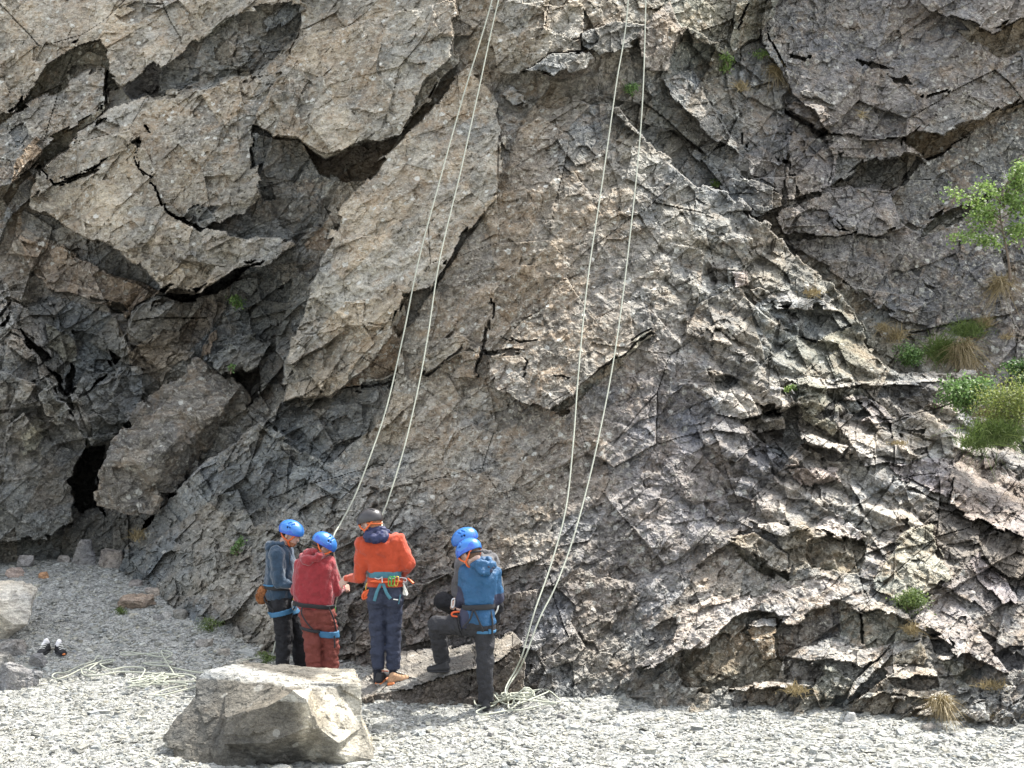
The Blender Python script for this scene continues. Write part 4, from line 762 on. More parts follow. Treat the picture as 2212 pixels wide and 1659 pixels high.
def blue_helmet(h, parent, mat=M_HELM, band=M_HELMD, bike=False):
    c = h.p(-0.005, 0, 0.045); ring = h.p(0, 0, 0.012)
    E = [ell(c, (0.140, 0.118, 0.108), h.f, h.u)]
    low = lambda P: -((P - ring) @ h.u) - 0.26 * np.clip((-(P - c) @ h.f), 0.0, 0.11) * 0.5 + 0.10 * np.clip((P - c) @ h.f, 0, 0.12)
    hol = lambda P: prim_dist(ell(h.p(-0.005, 0, 0.040), (0.128, 0.106, 0.097), h.f, h.u), P)
    vents = []
    if not bike:
        for q in (-1, 1):
            for k in range(4):      # a row of slots high on each side and a larger triangle lower down
                vents.append(cap(h.p(0.075 - 0.042 * k, q * (0.050 + 0.004 * k), 0.10 + 0.035), h.p(0.055 - 0.042 * k, q * (0.085), 0.095 + 0.02), 0.0085, 0.0065))
            vents.append(cap(h.p(0.035, q * 0.13, 0.072), h.p(0.012, q * 0.10, 0.092), 0.011, 0.009)); vents.append(cap(h.p(-0.012, q * 0.13, 0.076), h.p(-0.012, q * 0.10, 0.088), 0.012, 0.010))
    else:
        for q in (-2.4, -1.2, 0, 1.2, 2.4):
            for k in range(3):
                th = -0.75 + 0.75 * k + 0.06 * abs(q); r1 = 0.125
                a = h.p(r1 * math.sin(th + .25) * 1.08, q * 0.030 * (1.25 - 0.1 * k), 0.045 + 0.105 * math.cos(th + .25)); b_ = h.p(r1 * math.sin(th - .25) * 1.08, q * 0.034, 0.045 + 0.105 * math.cos(th - .25))
                vents.append(cap(a, b_, 0.0095, 0.0085))
    ven = lambda P: np.minimum.reduce([prim_dist(v, P) for v in vents])
    V, F = surf(E, 0.0045, 0.01, cut=low, sub=lambda P: np.minimum(hol(P), ven(P)))
    me = mesh_np(V, F, True); o = link('helmet', me, [mat, band] if band else mat, parent)
    if band:      # darker moulded lower rim on the same shell
        ctr = V[F].mean(1) - c; side = np.abs(ctr @ h.s); up = ctr @ h.u; fw = ctr @ h.f
        rim = (up < -0.005 + 0.03 * np.clip(np.sin(fw * 40), 0, 1)) & (side > 0.05)
        me.polygons.foreach_set('material_index', rim.astype(np.int32))
    V, F = surf([ell(h.p(-0.005, 0, 0.040), (0.127, 0.105, 0.096), h.f, h.u)], 0.008, 0.01, cut=lambda P: -((P - h.p(0, 0, 0.026)) @ h.u), sub=lambda P: prim_dist(ell(h.p(0, 0, 0.035), (0.104, 0.086, 0.088), h.f, h.u), P))
    link('liner', mesh_np(V, F, True), M_LINER, o)
    st = []
    for q in (-1, 1):
        ear = h.p(0.030, q * 0.080, -0.058)
        st.append([h.p(0.085, q * 0.074, 0.022), h.p(0.060, q * 0.084, -0.022), ear])
        st.append([h.p(-0.085, q * 0.064, 0.012), h.p(-0.040, q * 0.086, -0.028), ear])
        st.append([ear, h.p(0.045, q * 0.058, -0.098), h.p(0.045, 0, -0.122)])
    tubes('chin_strap', st, 0.0095, M_ORW, o, seg=6, step=0.012)
    tubes('cradle', [[h.p(-0.030, -0.090, 0.0), h.p(-0.085, -0.062, -0.022), h.p(-0.106, 0, -0.030), h.p(-0.085, 0.062, -0.022), h.p(-0.030, 0.090, 0.0)]], 0.009, M_ORW if bike else M_LINER, o, seg=6, step=0.012)
    return o
def hair_cap(h, parent, mat, beard=None):
    hp = [ell(h.p(-0.010, 0, 0.03), (0.106, 0.083, 0.094), h.f, h.u), ell(h.p(-0.025, 0, -0.02), (0.078, 0.070, 0.070), h.f, h.u)]
    skin('hair', hp, mat, parent, 0.006, 0.02, wrinkle=0.004, wf=90, cut=both(half(h.p(0.015, 0, 0), h.f - 0.35 * h.u), lambda P: -((P - h.p(0, 0, -0.055)) @ h.u)))
    if beard:
        bp = [ell(h.p(0.022, 0, -0.045), (0.076, 0.068, 0.078), h.f, h.u), cap(h.p(0.055, -0.018, -0.092), h.p(0.055, 0.018, -0.092), 0.030), cap(h.p(0.088, -0.022, -0.046), h.p(0.088, 0.022, -0.046), 0.009)]
        skin('beard', bp, beard, parent, 0.006, 0.015, wrinkle=0.004, wf=100, cut=lambda P: np.maximum((P - h.p(0, 0, -0.054)) @ (h.u + 0.12 * h.f), -((P - h.p(0.015, 0, 0)) @ h.f)),
             sub=lambda P: prim_dist(ell(h.p(0.10, 0, -0.062), (0.02, 0.017, 0.010), h.f, h.u), P))
def arm(sh, el, wr, r=(0.062, 0.050, 0.042), k=1.0):
    return [cap(sh, el, r[0] * k, r[1] * k), cap(el, wr, r[1] * k, r[2] * k)]
def leg(hip, kn, an, r=(0.092, 0.070, 0.058)):
    return [cap(hip, kn, r[0], r[1]), cap(kn, an, r[1], r[2])]
def shoe(parent, heel, toe, upper, sole, laces=None, flat=False, name='shoe', sc=1.0, up=(0, 0, 1)):
    heel = A3(heel); toe = A3(toe); u = unit(up); d = unit(toe - heel); L = np.linalg.norm(toe - heel)
    sd = np.cross(d, u)
    up_p = [cap(heel + u * 0.045 + d * 0.03, heel + u * 0.085 + d * 0.04, 0.036 * sc, 0.036 * sc), cap(heel + u * 0.045 + d * 0.03, toe + u * 0.035 - d * 0.035, 0.036 * sc, 0.034 * sc, 0.8, u),
            cap(toe + u * 0.035 - d * 0.07, toe + u * 0.033 - d * 0.035, 0.042 * sc, 0.036 * sc, 0.75, u), cap(heel + d * 0.06 + u * 0.08, toe - d * 0.09 + u * 0.05, 0.030 * sc, 0.026 * sc)]
    s = skin(name, up_p, upper, parent, 0.006, 0.02, wrinkle=0.0015, wf=50)
    sp = [cap(heel + u * 0.014 + d * 0.03, toe - d * 0.05 + u * 0.014, 0.040 * sc, 0.044 * sc, 0.36, u), cap(toe - d * 0.09 + u * 0.014, toe - d * 0.035 + u * 0.018, 0.045 * sc, 0.036 * sc, 0.36, u)]
    skin('sole', sp, sole, s, 0.006, 0.01)
    if laces:
        pts = []
        for q in range(4):
            b = heel + d * (0.085 + 0.028 * q) + u * (0.112 - 0.014 * q); pts.append([b - sd * 0.028, b + u * 0.006, b + sd * 0.028 + d * 0.01])
        tubes('laces', pts, 0.004, laces, s, seg=5, step=0.02)
    return s
def carabiner(name, c, ax, wd, mat, parent, L=0.10, W=0.055, r=0.006):
    c = A3(c); ax = unit(ax); wd = unit(wd)
    pts = [c + ax * L * a + wd * W * b for a, b in ((.5, 0), (.45, .4), (.2, .5), (-.25, .42), (-.5, .15), (-.45, -.3), (-.1, -.45), (.3, -.45), (.48, -.2), (.5, 0), (.45, .4))]
    return tubes(name, [pts], r, mat, parent, seg=6, step=0.01)
def straps(name, paths, r, mat, parent, **kw):
    for p in paths: tubes(name, [p], r, mat, parent, **kw)
def person(label, base):
    e = empty('person', tuple(float(x) for x in base)); return tag(e, label, 'person')
DOWN = A3((0, 0, -1)); UPV = A3((0, 0, 1)); TOCAM = A3((0, -1, 0))
def bodymesh(root, prims): return skin('body', prims, M_SKIN, root, 0.006, 0.012)

# ---- left-hand man: dark hooded fleece, black trousers, in profile, looking down to the right
def person_navy():
    Y = 14.62; z = lambda x, y, d=0.0: Z1(x, y, Y + d)
    g = float(ground_z(z(320, 1450)[0], Y))
    r = person('bearded climber in slate blue hooded fleece with brown fur bag, leftmost of the group', (z(350, 1450)[0], Y, g))
    h = Head(z(378, 292), (0.90, -0.30, -0.34))
    neck = z(318, 385)
    shN, shF = z(262, 462, -0.15), z(335, 440, 0.16); el, wr = z(282, 695, -0.20), z(400, 742, -0.26); el2, wr2 = z(375, 690, 0.16), z(440, 745, -0.05)
    chest, waist, hip = z(285, 500, 0.0), z(283, 720, 0.0), z(295, 880, 0.0)
    kN, aN, kF, aF = z(322, 1150, -0.09), z(308, 1425, -0.10), z(455, 1150, 0.10), z(470, 1440, 0.12)
    hN, hF = z(300, 900, -0.085), z(330, 900, 0.085)
    gN, gF = float(ground_z(aN[0], aN[1])), float(ground_z(aF[0], aF[1]))
    body = h.prims(neck) + h.features() + [cap(neck, z(295, 450), 0.055, 0.07), cap(chest, waist, 0.11, 0.10), cap(waist, hip, 0.10, 0.11)] + arm(shN, el, wr, (0.045, 0.038, 0.028)) + arm(shF, el2, wr2, (0.045, 0.038, 0.028)) \
        + leg(hN, kN, aN, (0.07, 0.05, 0.035)) + leg(hF, kF, aF, (0.07, 0.05, 0.035)) + fingers(wr, (1, 0.1, -0.15), (0, -1, 0.3), (0.2, 0, 1)) + fingers(wr2, (0.9, -0.3, -0.2), (0, -0.5, 0.8), (0, 0.7, 0.4))
    bodymesh(r, body); hair_cap(h, r, M_HAIR, M_BEARD); blue_helmet(h, r)
    T = [cap(z(282, 470), z(278, 700), 0.148, 0.140, 1.25, (0, 1, 0)), cap(z(345, 520), z(330, 720), 0.10, 0.11, 1.3, (0, 1, 0)), cap(z(278, 700), z(282, 790), 0.140, 0.148, 1.2, (0, 1, 0)),
         cap(shN, shF, 0.085, 0.085), cap(z(305, 400), z(290, 440), 0.075, 0.09)]
    S = arm(shN, el, z(368, 722, -0.25), (0.088, 0.070, 0.048)) + arm(shF, el2, z(430, 740, 0.0), (0.085, 0.068, 0.048))
    jk = skin('hoodie', T + S, M_NAVYH, r, 0.009, 0.022, wrinkle=0.013, wf=13, wst=(1, 1, 0.7), seed=3, cut=half(z(282, 838), DOWN))
    skin('hood', [cap(z(205, 400, -0.05), z(215, 470, -0.03), 0.055, 0.05, 1.5, (0, 1, 0)), cap(z(235, 375, -0.1), z(300, 372, -0.12), 0.038, 0.028), cap(z(235, 375, 0.08), z(300, 372, 0.1), 0.036, 0.028), cap(z(215, 385, -0.08), z(215, 385, 0.08), 0.045), cap(z(300, 380, -0.11), z(350, 420, -0.06), 0.026, 0.018)],
         M_NAVYH, jk, 0.008, 0.03, wrinkle=0.013, wf=16, seed=5)
    tubes('drawcord', [[z(365, 440, -0.12), z(372, 500, -0.13), z(368, 545, -0.13)]], 0.004, M_BLKW, jk, seg=5)
    legsN = leg(hN, kN, aN, (0.112, 0.090, 0.076)); legsF = leg(hF, kF, aF, (0.112, 0.092, 0.078))
    P = [cap(z(288, 800), z(298, 890), 0.135, 0.142, 1.15, (0, 1, 0))]
    tr = skin('trousers', P + legsN + legsF, M_BLKT, r, 0.009, 0.02, wrinkle=0.014, wf=13, wst=(1, 1, 1.2), seed=7, cut=half(aN + DOWN * 0.02, DOWN))
    hs = skin('harness', T + P, M_BLKW, r, 0.007, 0.02, inflate=0.012, cut=slab(z(270, 728), (0.05, 0, 1), 0.022))
    V, F = surf(legsN + P[:1], 0.007, 0.02, inflate=0.017, cut=both(slab(z(300, 952, -0.09), (-0.22, 0, 1), 0.026), half(z(0, 0, -0.0), (0, 1, 0)))); link('leg_loop', mesh_np(V, F, True), M_BLUW, hs)
    V, F = surf(legsF, 0.008, 0.02, inflate=0.017, cut=both(slab(z(400, 940, 0.1), (-0.2, 0, 1), 0.026), half(z(360, 900), (-1, 0, 0)))); link('leg_loop', mesh_np(V, F, True), M_BLUW, hs)
    straps('riser', [[z(165, 740, -0.06), z(160, 850, -0.12), z(235, 935, -0.16)], [z(400, 790, -0.12), z(425, 870, -0.14), z(400, 930, -0.15)], [z(235, 900, -0.16), z(232, 985, -0.16)]], 0.008, M_BLKW, hs, seg=6)
    carabiner('carabiner', z(425, 835, -0.13), (1, 0, 0.3), (0, 0, 1), M_GOLD, hs, 0.06, 0.035, 0.007)
    carabiner('carabiner', z(412, 890, -0.13), (0, 0, 1), (1, 0, 0), M_STEEL, hs)
    tag(hs, None)
    b = skin('chalk_bag', [cap(z(150, 770, -0.05), z(130, 840, -0.06), 0.062, 0.050)], M_FUR, r, 0.006, 0.02, wrinkle=0.013, wf=60)
    rg = np.random.default_rng(4); hairs = []; cb = z(140, 800, -0.055)
    for i in range(420):
        d = unit(rg.normal(size=3)); p0 = cb + d * A3((0.055, 0.05, 0.075)); p1 = p0 + d * 0.012 + DOWN * 0.018 + A3((-0.006, 0, 0)); hairs.append(tube_vf([p0, (p0 + p1) / 2 + d * 0.003, p1], 0.0025, 3, curve=False))
    V, F = merge(hairs); link('fur', mesh_np(V, F, False), M_FUR, b)
    tubes('bag_strap', [[z(150, 720, -0.1), z(190, 728, -0.17), z(235, 728, -0.19)]], 0.010, M_BLUW, b, seg=6)
    for a, gg in ((aN, gN), (aF, gF)):
        t = A3((a[0], a[1], gg)); shoe(r, t + A3((-0.07, 0, 0)), t + A3((0.20, -0.05, 0)), M_BLKT, M_SOLE, M_STEEL)
# ---- man in red hoodie and brick-red trousers, back three-quarters, head bowed to the right
def person_red():
    Y = 14.25; z = lambda x, y, d=0.0: Z1(x, y, Y + d)
    g = float(ground_z(z(650, 1480)[0], Y))
    r = person('climber in red hooded top and brick red trousers holding the rope', (z(650, 1480)[0], Y, g))
    h = Head(z(645, 398, 0.02), (0.72, 0.28, -0.60), (0.15, 0, 1))
    neck = z(600, 460)
    shL, shR = z(478, 560, 0.02), z(690, 545, 0.02); elR, wrR = z(752, 760, 0.05), z(815, 742, 0.20); elL, wrL = z(440, 770, 0.12), z(600, 800, 0.22)
    body = h.prims(neck) + h.features() + [cap(neck, z(585, 520), 0.06, 0.07), cap(z(580, 560), z(590, 850), 0.09, 0.09)] + arm(shL, elL, wrL, (0.045, 0.038, 0.028)) + arm(shR, elR, wrR, (0.045, 0.038, 0.028))
    hL, hR = z(545, 985), z(668, 985); kL, kR = z(565, 1220, -0.04), z(712, 1225, 0.03); aL, aR = z(585, 1470, 0.0), z(716, 1485, 0.02)
    body += leg(hL, kL, aL, (0.07, 0.05, 0.035)) + leg(hR, kR, aR, (0.07, 0.05, 0.035)) + fingers(wrR, (0.45, 0.6, -0.1), (0.6, -0.6, 0.4), (-0.2, 0.1, 1)) + fingers(wrL, (0.7, 0.4, 0), (0, 0.2, 1), (0, 1, 0))
    bodymesh(r, body); hair_cap(h, r, M_HAIR); blue_helmet(h, r)
    T = [cap(z(572, 575), z(578, 760), 0.158, 0.152, 0.85, (0, 1, 0)), cap(z(500, 600), z(500, 800), 0.11, 0.12), cap(z(655, 590), z(660, 800), 0.105, 0.115), cap(z(500, 800), z(655, 810), 0.118, 0.112), cap(shL, shR, 0.085, 0.085), cap(z(600, 470), z(590, 520), 0.08, 0.11)]
    T2 = [cap(z(525, 850), z(650, 860), 0.128, 0.125)]
    S = arm(shL, elL, wrL, (0.090, 0.074, 0.052)) + arm(shR, elR, z(800, 752, 0.16), (0.090, 0.076, 0.054))
    hd = skin('hoodie', T + T2 + S, M_RED, r, 0.009, 0.022, wrinkle=0.012, wf=13, wst=(1, 1, 0.7), seed=13, cut=half(z(590, 928), DOWN))
    skin('hood', [cap(z(520, 500, -0.10), z(590, 500, -0.13), 0.050, 0.040), cap(z(480, 500, -0.03), z(520, 520, -0.11), 0.040, 0.045), cap(z(520, 455, 0.0), z(590, 435, -0.05), 0.050, 0.04), cap(z(620, 470, -0.12), z(650, 470, -0.04), 0.034, 0.028), cap(z(490, 480, 0.04), z(530, 445, 0.08), 0.045, 0.04)],
         M_RED, hd, 0.008, 0.035, wrinkle=0.013, wf=15, seed=15)
    LL = leg(hL, kL, aL, (0.112, 0.094, 0.088)); LR = leg(hR, kR, aR, (0.112, 0.094, 0.088)); P = [cap(z(540, 950), z(670, 955), 0.118, 0.115)]
    skin('trousers', P + LL + LR, M_REDT, r, 0.009, 0.018, wrinkle=0.018, wf=12, wst=(0.8, 0.8, 1.5), seed=17, cut=half(z(640, 1488), DOWN))
    hs = skin('harness', T + T2, M_BLKW, r, 0.007, 0.02, inflate=0.012, cut=slab(z(590, 885), (0.10, 0, 1), 0.022))
    V, F = surf(LR, 0.007, 0.02, inflate=0.014, cut=slab(z(700, 1130), (0.08, 0, 1), 0.032)); link('leg_loop', mesh_np(V, F, True), M_BLUW, hs)
    V, F = surf(LL, 0.007, 0.02, inflate=0.012, cut=slab(z(550, 1085), (0.2, 0, 1), 0.016)); link('leg_loop', mesh_np(V, F, True), M_BLKW, hs)
    straps('riser', [[z(478, 905, -0.13), z(470, 960, -0.14), z(520, 1045, -0.14), z(565, 1095, -0.13)], [z(700, 905, -0.12), z(740, 1000, -0.09), z(765, 1110, -0.03)], [z(748, 1150, -0.11), z(752, 1250, -0.11)]], 0.0075, M_BLKW, hs, seg=6)
    carabiner('carabiner', z(735, 935, 0.02), (0, 0, 1), (1, 0, 0), M_GREEN, hs, 0.08, 0.05)
    for a in (aL, aR):
        gg = float(ground_z(a[0], a[1])); t = A3((a[0], a[1], gg)); shoe(r, t + A3((-0.05, -0.05, 0)), t + A3((0.13, 0.18, 0)), M_REDT, M_SOLE, M_BLKW)
    return r, wrR
# ---- the leader in the orange top, seen from behind
def person_orange():
    Y = 13.72; z = lambda x, y, d=0.0: Z1(x, y, Y + d)
    foot = z(1180, 1568); r = person('climber in orange top, navy trousers and black helmet seen from behind', (foot[0], Y, foot[2]))
    h = Head(z(1055, 205), (-0.70, 0.45, -0.32), (0.12, 0, 1))
    neck = z(1095, 265)
    shL, shR = z(990, 375), z(1285, 350); elL, wrL = z(962, 655, 0.02), z(862, 672, 0.16); elR, wrR = z(1372, 545, -0.02), z(1300, 645, 0.20)
    hand = z(845, 680, 0.19)
    hL, hR = z(1108, 830), z(1245, 830); kL, kR = z(1110, 1120, 0.02), z(1243, 1120, 0.02); aL, aR = z(1118, 1475), z(1245, 1470)
    body = h.prims(neck) + h.features() + [cap(neck, z(1110, 320), 0.06, 0.075), cap(z(1150, 420, 0.05), z(1175, 700, 0.04), 0.06, 0.06)] + arm(shL, elL, wrL, (0.045, 0.038, 0.027)) + arm(shR, elR, wrR, (0.045, 0.038, 0.027)) \
        + leg(hL, kL, aL, (0.07, 0.05, 0.036)) + leg(hR, kR, aR, (0.07, 0.05, 0.036)) + fingers(wrL, (-0.75, 0.35, -0.5), (-0.3, -0.8, 0.4), (-0.4, 0.1, 0.9), 0.8) + fingers(wrR, (-0.5, 0.6, 0), (0, 0, 1), (-0.7, -0.5, 0))
    bodymesh(r, body); hair_cap(h, r, M_BEARD); blue_helmet(h, r, M_BLACKH, None, True)
    T = [cap(z(1055, 410), z(1105, 560), 0.128, 0.105, 0.8, (0, 1, 0)), cap(z(1235, 400), z(1225, 560), 0.125, 0.105, 0.8, (0, 1, 0)), cap(shL, shR, 0.082, 0.080), cap(z(1100, 320), z(1150, 400), 0.10, 0.14, 0.8, (0, 1, 0))]
    W = [cap(z(1118, 560), z(1118, 640), 0.105, 0.098, 0.85, (0, 1, 0)), cap(z(1228, 560), z(1232, 640), 0.105, 0.098, 0.85, (0, 1, 0))]
    S = arm(shL, elL, wrL, (0.080, 0.066, 0.046)) + arm(shR, elR, wrR, (0.080, 0.066, 0.046))
    skin('fleece_top', T + W[:1] + W[1:] + S, M_ORF, r, 0.009, 0.022, wrinkle=0.013, wf=13, wst=(1, 1, 0.9), seed=23, cut=lambda P: np.minimum(half(z(1180, 610), (0.05, 0, -1))(P), np.maximum.reduce([half(z(1400, 705), DOWN)(P), np.minimum(half(z(1015, 0), (1, 0, 0))(P), half(z(1310, 0), (-1, 0, 0))(P))])))
    skin('shirt', W + [cap(z(1125, 640), z(1130, 720), 0.095), cap(z(1225, 640), z(1225, 720), 0.095)], M_TEAL, r, 0.008, 0.02, wrinkle=0.004, wf=16, inflate=-0.002, cut=both(half(z(1180, 600), UPV), half(z(1180, 700), DOWN)))
    hood = skin('hood', [cap(z(1040, 265, -0.02), z(1030, 310, -0.10), 0.040, 0.045), cap(z(1040, 320, -0.12), z(1160, 320, -0.13), 0.048, 0.050), cap(z(1165, 310, -0.12), z(1180, 275, -0.03), 0.048, 0.040), cap(z(1085, 345, -0.13), z(1115, 345, -0.13), 0.034), cap(z(1070, 260, -0.06), z(1150, 255, -0.06), 0.045, 0.045)],
         M_NVY, r, 0.007, 0.025, wrinkle=0.012, wf=20, seed=25)
    P = [cap(z(1115, 745), z(1240, 745), 0.108, 0.108, 0.95, (0, 1, 0)), cap(z(1110, 820, -0.02), z(1112, 840, -0.02), 0.115), cap(z(1242, 820, -0.02), z(1242, 840, -0.02), 0.115)]
    LL = leg(hL, kL, z(1118, 1410), (0.100, 0.080, 0.068)); LR = leg(hR, kR, z(1246, 1420), (0.102, 0.084, 0.072))
    tr = skin('trousers', P + LL + LR, M_NVYT, r, 0.009, 0.016, wrinkle=0.014, wf=12, wst=(0.9, 0.9, 1.3), seed=27, cut=both(half(z(1180, 1430), DOWN), half(z(1180, 690), UPV)))
    tubes('pocket_trim', [[z(1245, 840, -0.145), z(1285, 845, -0.14)]], 0.006, M_WHT, tr, seg=5, curve=False)
    tubes('pocket_zip', [[z(1305, 800, -0.12), z(1290, 880, -0.13)]], 0.006, M_TEAL, tr, seg=5, curve=False)
    for a in (z(1112, 1445), z(1246, 1445)): skin('sock', [cap(a, a + DOWN * 0.09, 0.043, 0.042)], M_SOCK, r, 0.008, 0.01)
    hs = skin('harness', P[:1] + W, M_ORF, r, 0.007, 0.03, inflate=0.014, cut=slab(z(1180, 690), (0, 0.0, 1), 0.045)); 
    belt = [cap(z(1115, 700), z(1240, 700), 0.108, 0.108, 0.95, (0, 1, 0))]
    bt = tubes('belt_rope', [[z(1035, 690, 0.02), z(1060, 688, -0.11), z(1150, 696, -0.14), z(1250, 690, -0.14), z(1320, 690, -0.09), z(1345, 690, 0.0), z(1365, 665, -0.02), z(1415, 708, -0.05)], [z(1060, 690, -0.11), z(1100, 684, -0.135), z(1140, 690, -0.14)]], 0.011, M_ORM, hs, seg=7)
    V, F = merge([tube_vf([z(1142, 705, -0.135), z(1110, 770, -0.145), z(1085, 855, -0.14)], 0.016, 8, flat=((0, -1, 0.1), 0.005)), tube_vf([z(1158, 705, -0.135), z(1190, 790, -0.15), z(1222, 835, -0.145)], 0.016, 8, flat=((0, -1, 0.1), 0.005))])
    link('leg_strap', mesh_np(V, F, True), M_TEAL, hs)
    straps('gear_loop', [[z(1090, 660, -0.13), z(1120, 670, -0.15), z(1150, 655, -0.15)], [z(1205, 655, -0.15), z(1235, 668, -0.15), z(1270, 655, -0.14)], [z(1150, 650, -0.14), z(1152, 700, -0.15)]], 0.006, M_STEEL, hs, seg=5)
    for i, (x, m) in enumerate(((1218, M_GREEN), (1242, M_GREEN), (1272, M_GOLD))): carabiner('carabiner', z(x, 688, -0.16 - 0.008 * i), (0.08, 0, 1), (0.9, -0.4, 0), m, hs, 0.095, 0.040, 0.005)
    carabiner('carabiner', z(1035, 735, -0.04), (0.2, 0, 1), (1, 0, 0), M_GOLD, hs, 0.09, 0.05, 0.006)
    V, F = merge([surf([cap(z(1010, 790, -0.05), z(1000, 820, -0.05), 0.030, 0.026, 0.6, (0, 1, 0)), cap(z(1035, 775, -0.05), z(1020, 800, -0.05), 0.024, 0.022, 0.6, (0, 1, 0))], 0.006, 0.01), tube_vf([z(1040, 760, -0.06), z(985, 800, -0.07), z(990, 840, -0.07), z(1030, 820, -0.07), z(1045, 780, -0.06)], 0.009, 6)])
    link('belay_device', mesh_np(V, F, True), M_ORM, hs)
    V, F = merge([tube_vf([z(1330, 700, -0.05), z(1335 + 9 * math.sin(i), 740, -0.05 + 0.01 * i), z(1345 + 22 * math.sin(i * 1.7), 790, -0.04 + 0.008 * i), z(1350 + 10 * math.cos(i), 808, -0.05)], 0.006, 5) for i in range(7)])
    link('cord_bundle', mesh_np(V, F, True), M_WHT, hs)
    carabiner('carabiner', z(1325, 675, -0.09), (1, 0, -0.2), (0, 0, 1), M_STEEL, hs, 0.08, 0.04)
    zl = foot[2]
    tL, tR = z(1125, 1560, -0.05), z(1215, 1560, -0.04)
    a = A3((z(1105, 0)[0], Y + 0.0, 0.0)); 
    sL = shoe(r, z(1112, 1545, -0.08) * A3((1, 1, 0)) + A3((0, 0, zl + 0.012)), z(1150, 1560, -0.04) * A3((1, 1, 0)) + A3((0.05, 0.18, zl + 0.07)), M_SOLE, M_OSOLE, M_ORW)
    sR = shoe(r, A3((z(1210, 0)[0], Y - 0.07, zl + 0.015)), A3((z(1380, 0)[0], Y - 0.03, zl + 0.055)), M_TANL, M_SOLE, M_WHT)
    V, F = surf([cap(A3((z(1215, 0)[0], Y - 0.11, zl + 0.035)), A3((z(1255, 0)[0], Y - 0.105, zl + 0.040)), 0.018, 0.014)], 0.006, 0.01); link('heel_panel', mesh_np(V, F, True), M_OSOLE, sR)
    return r
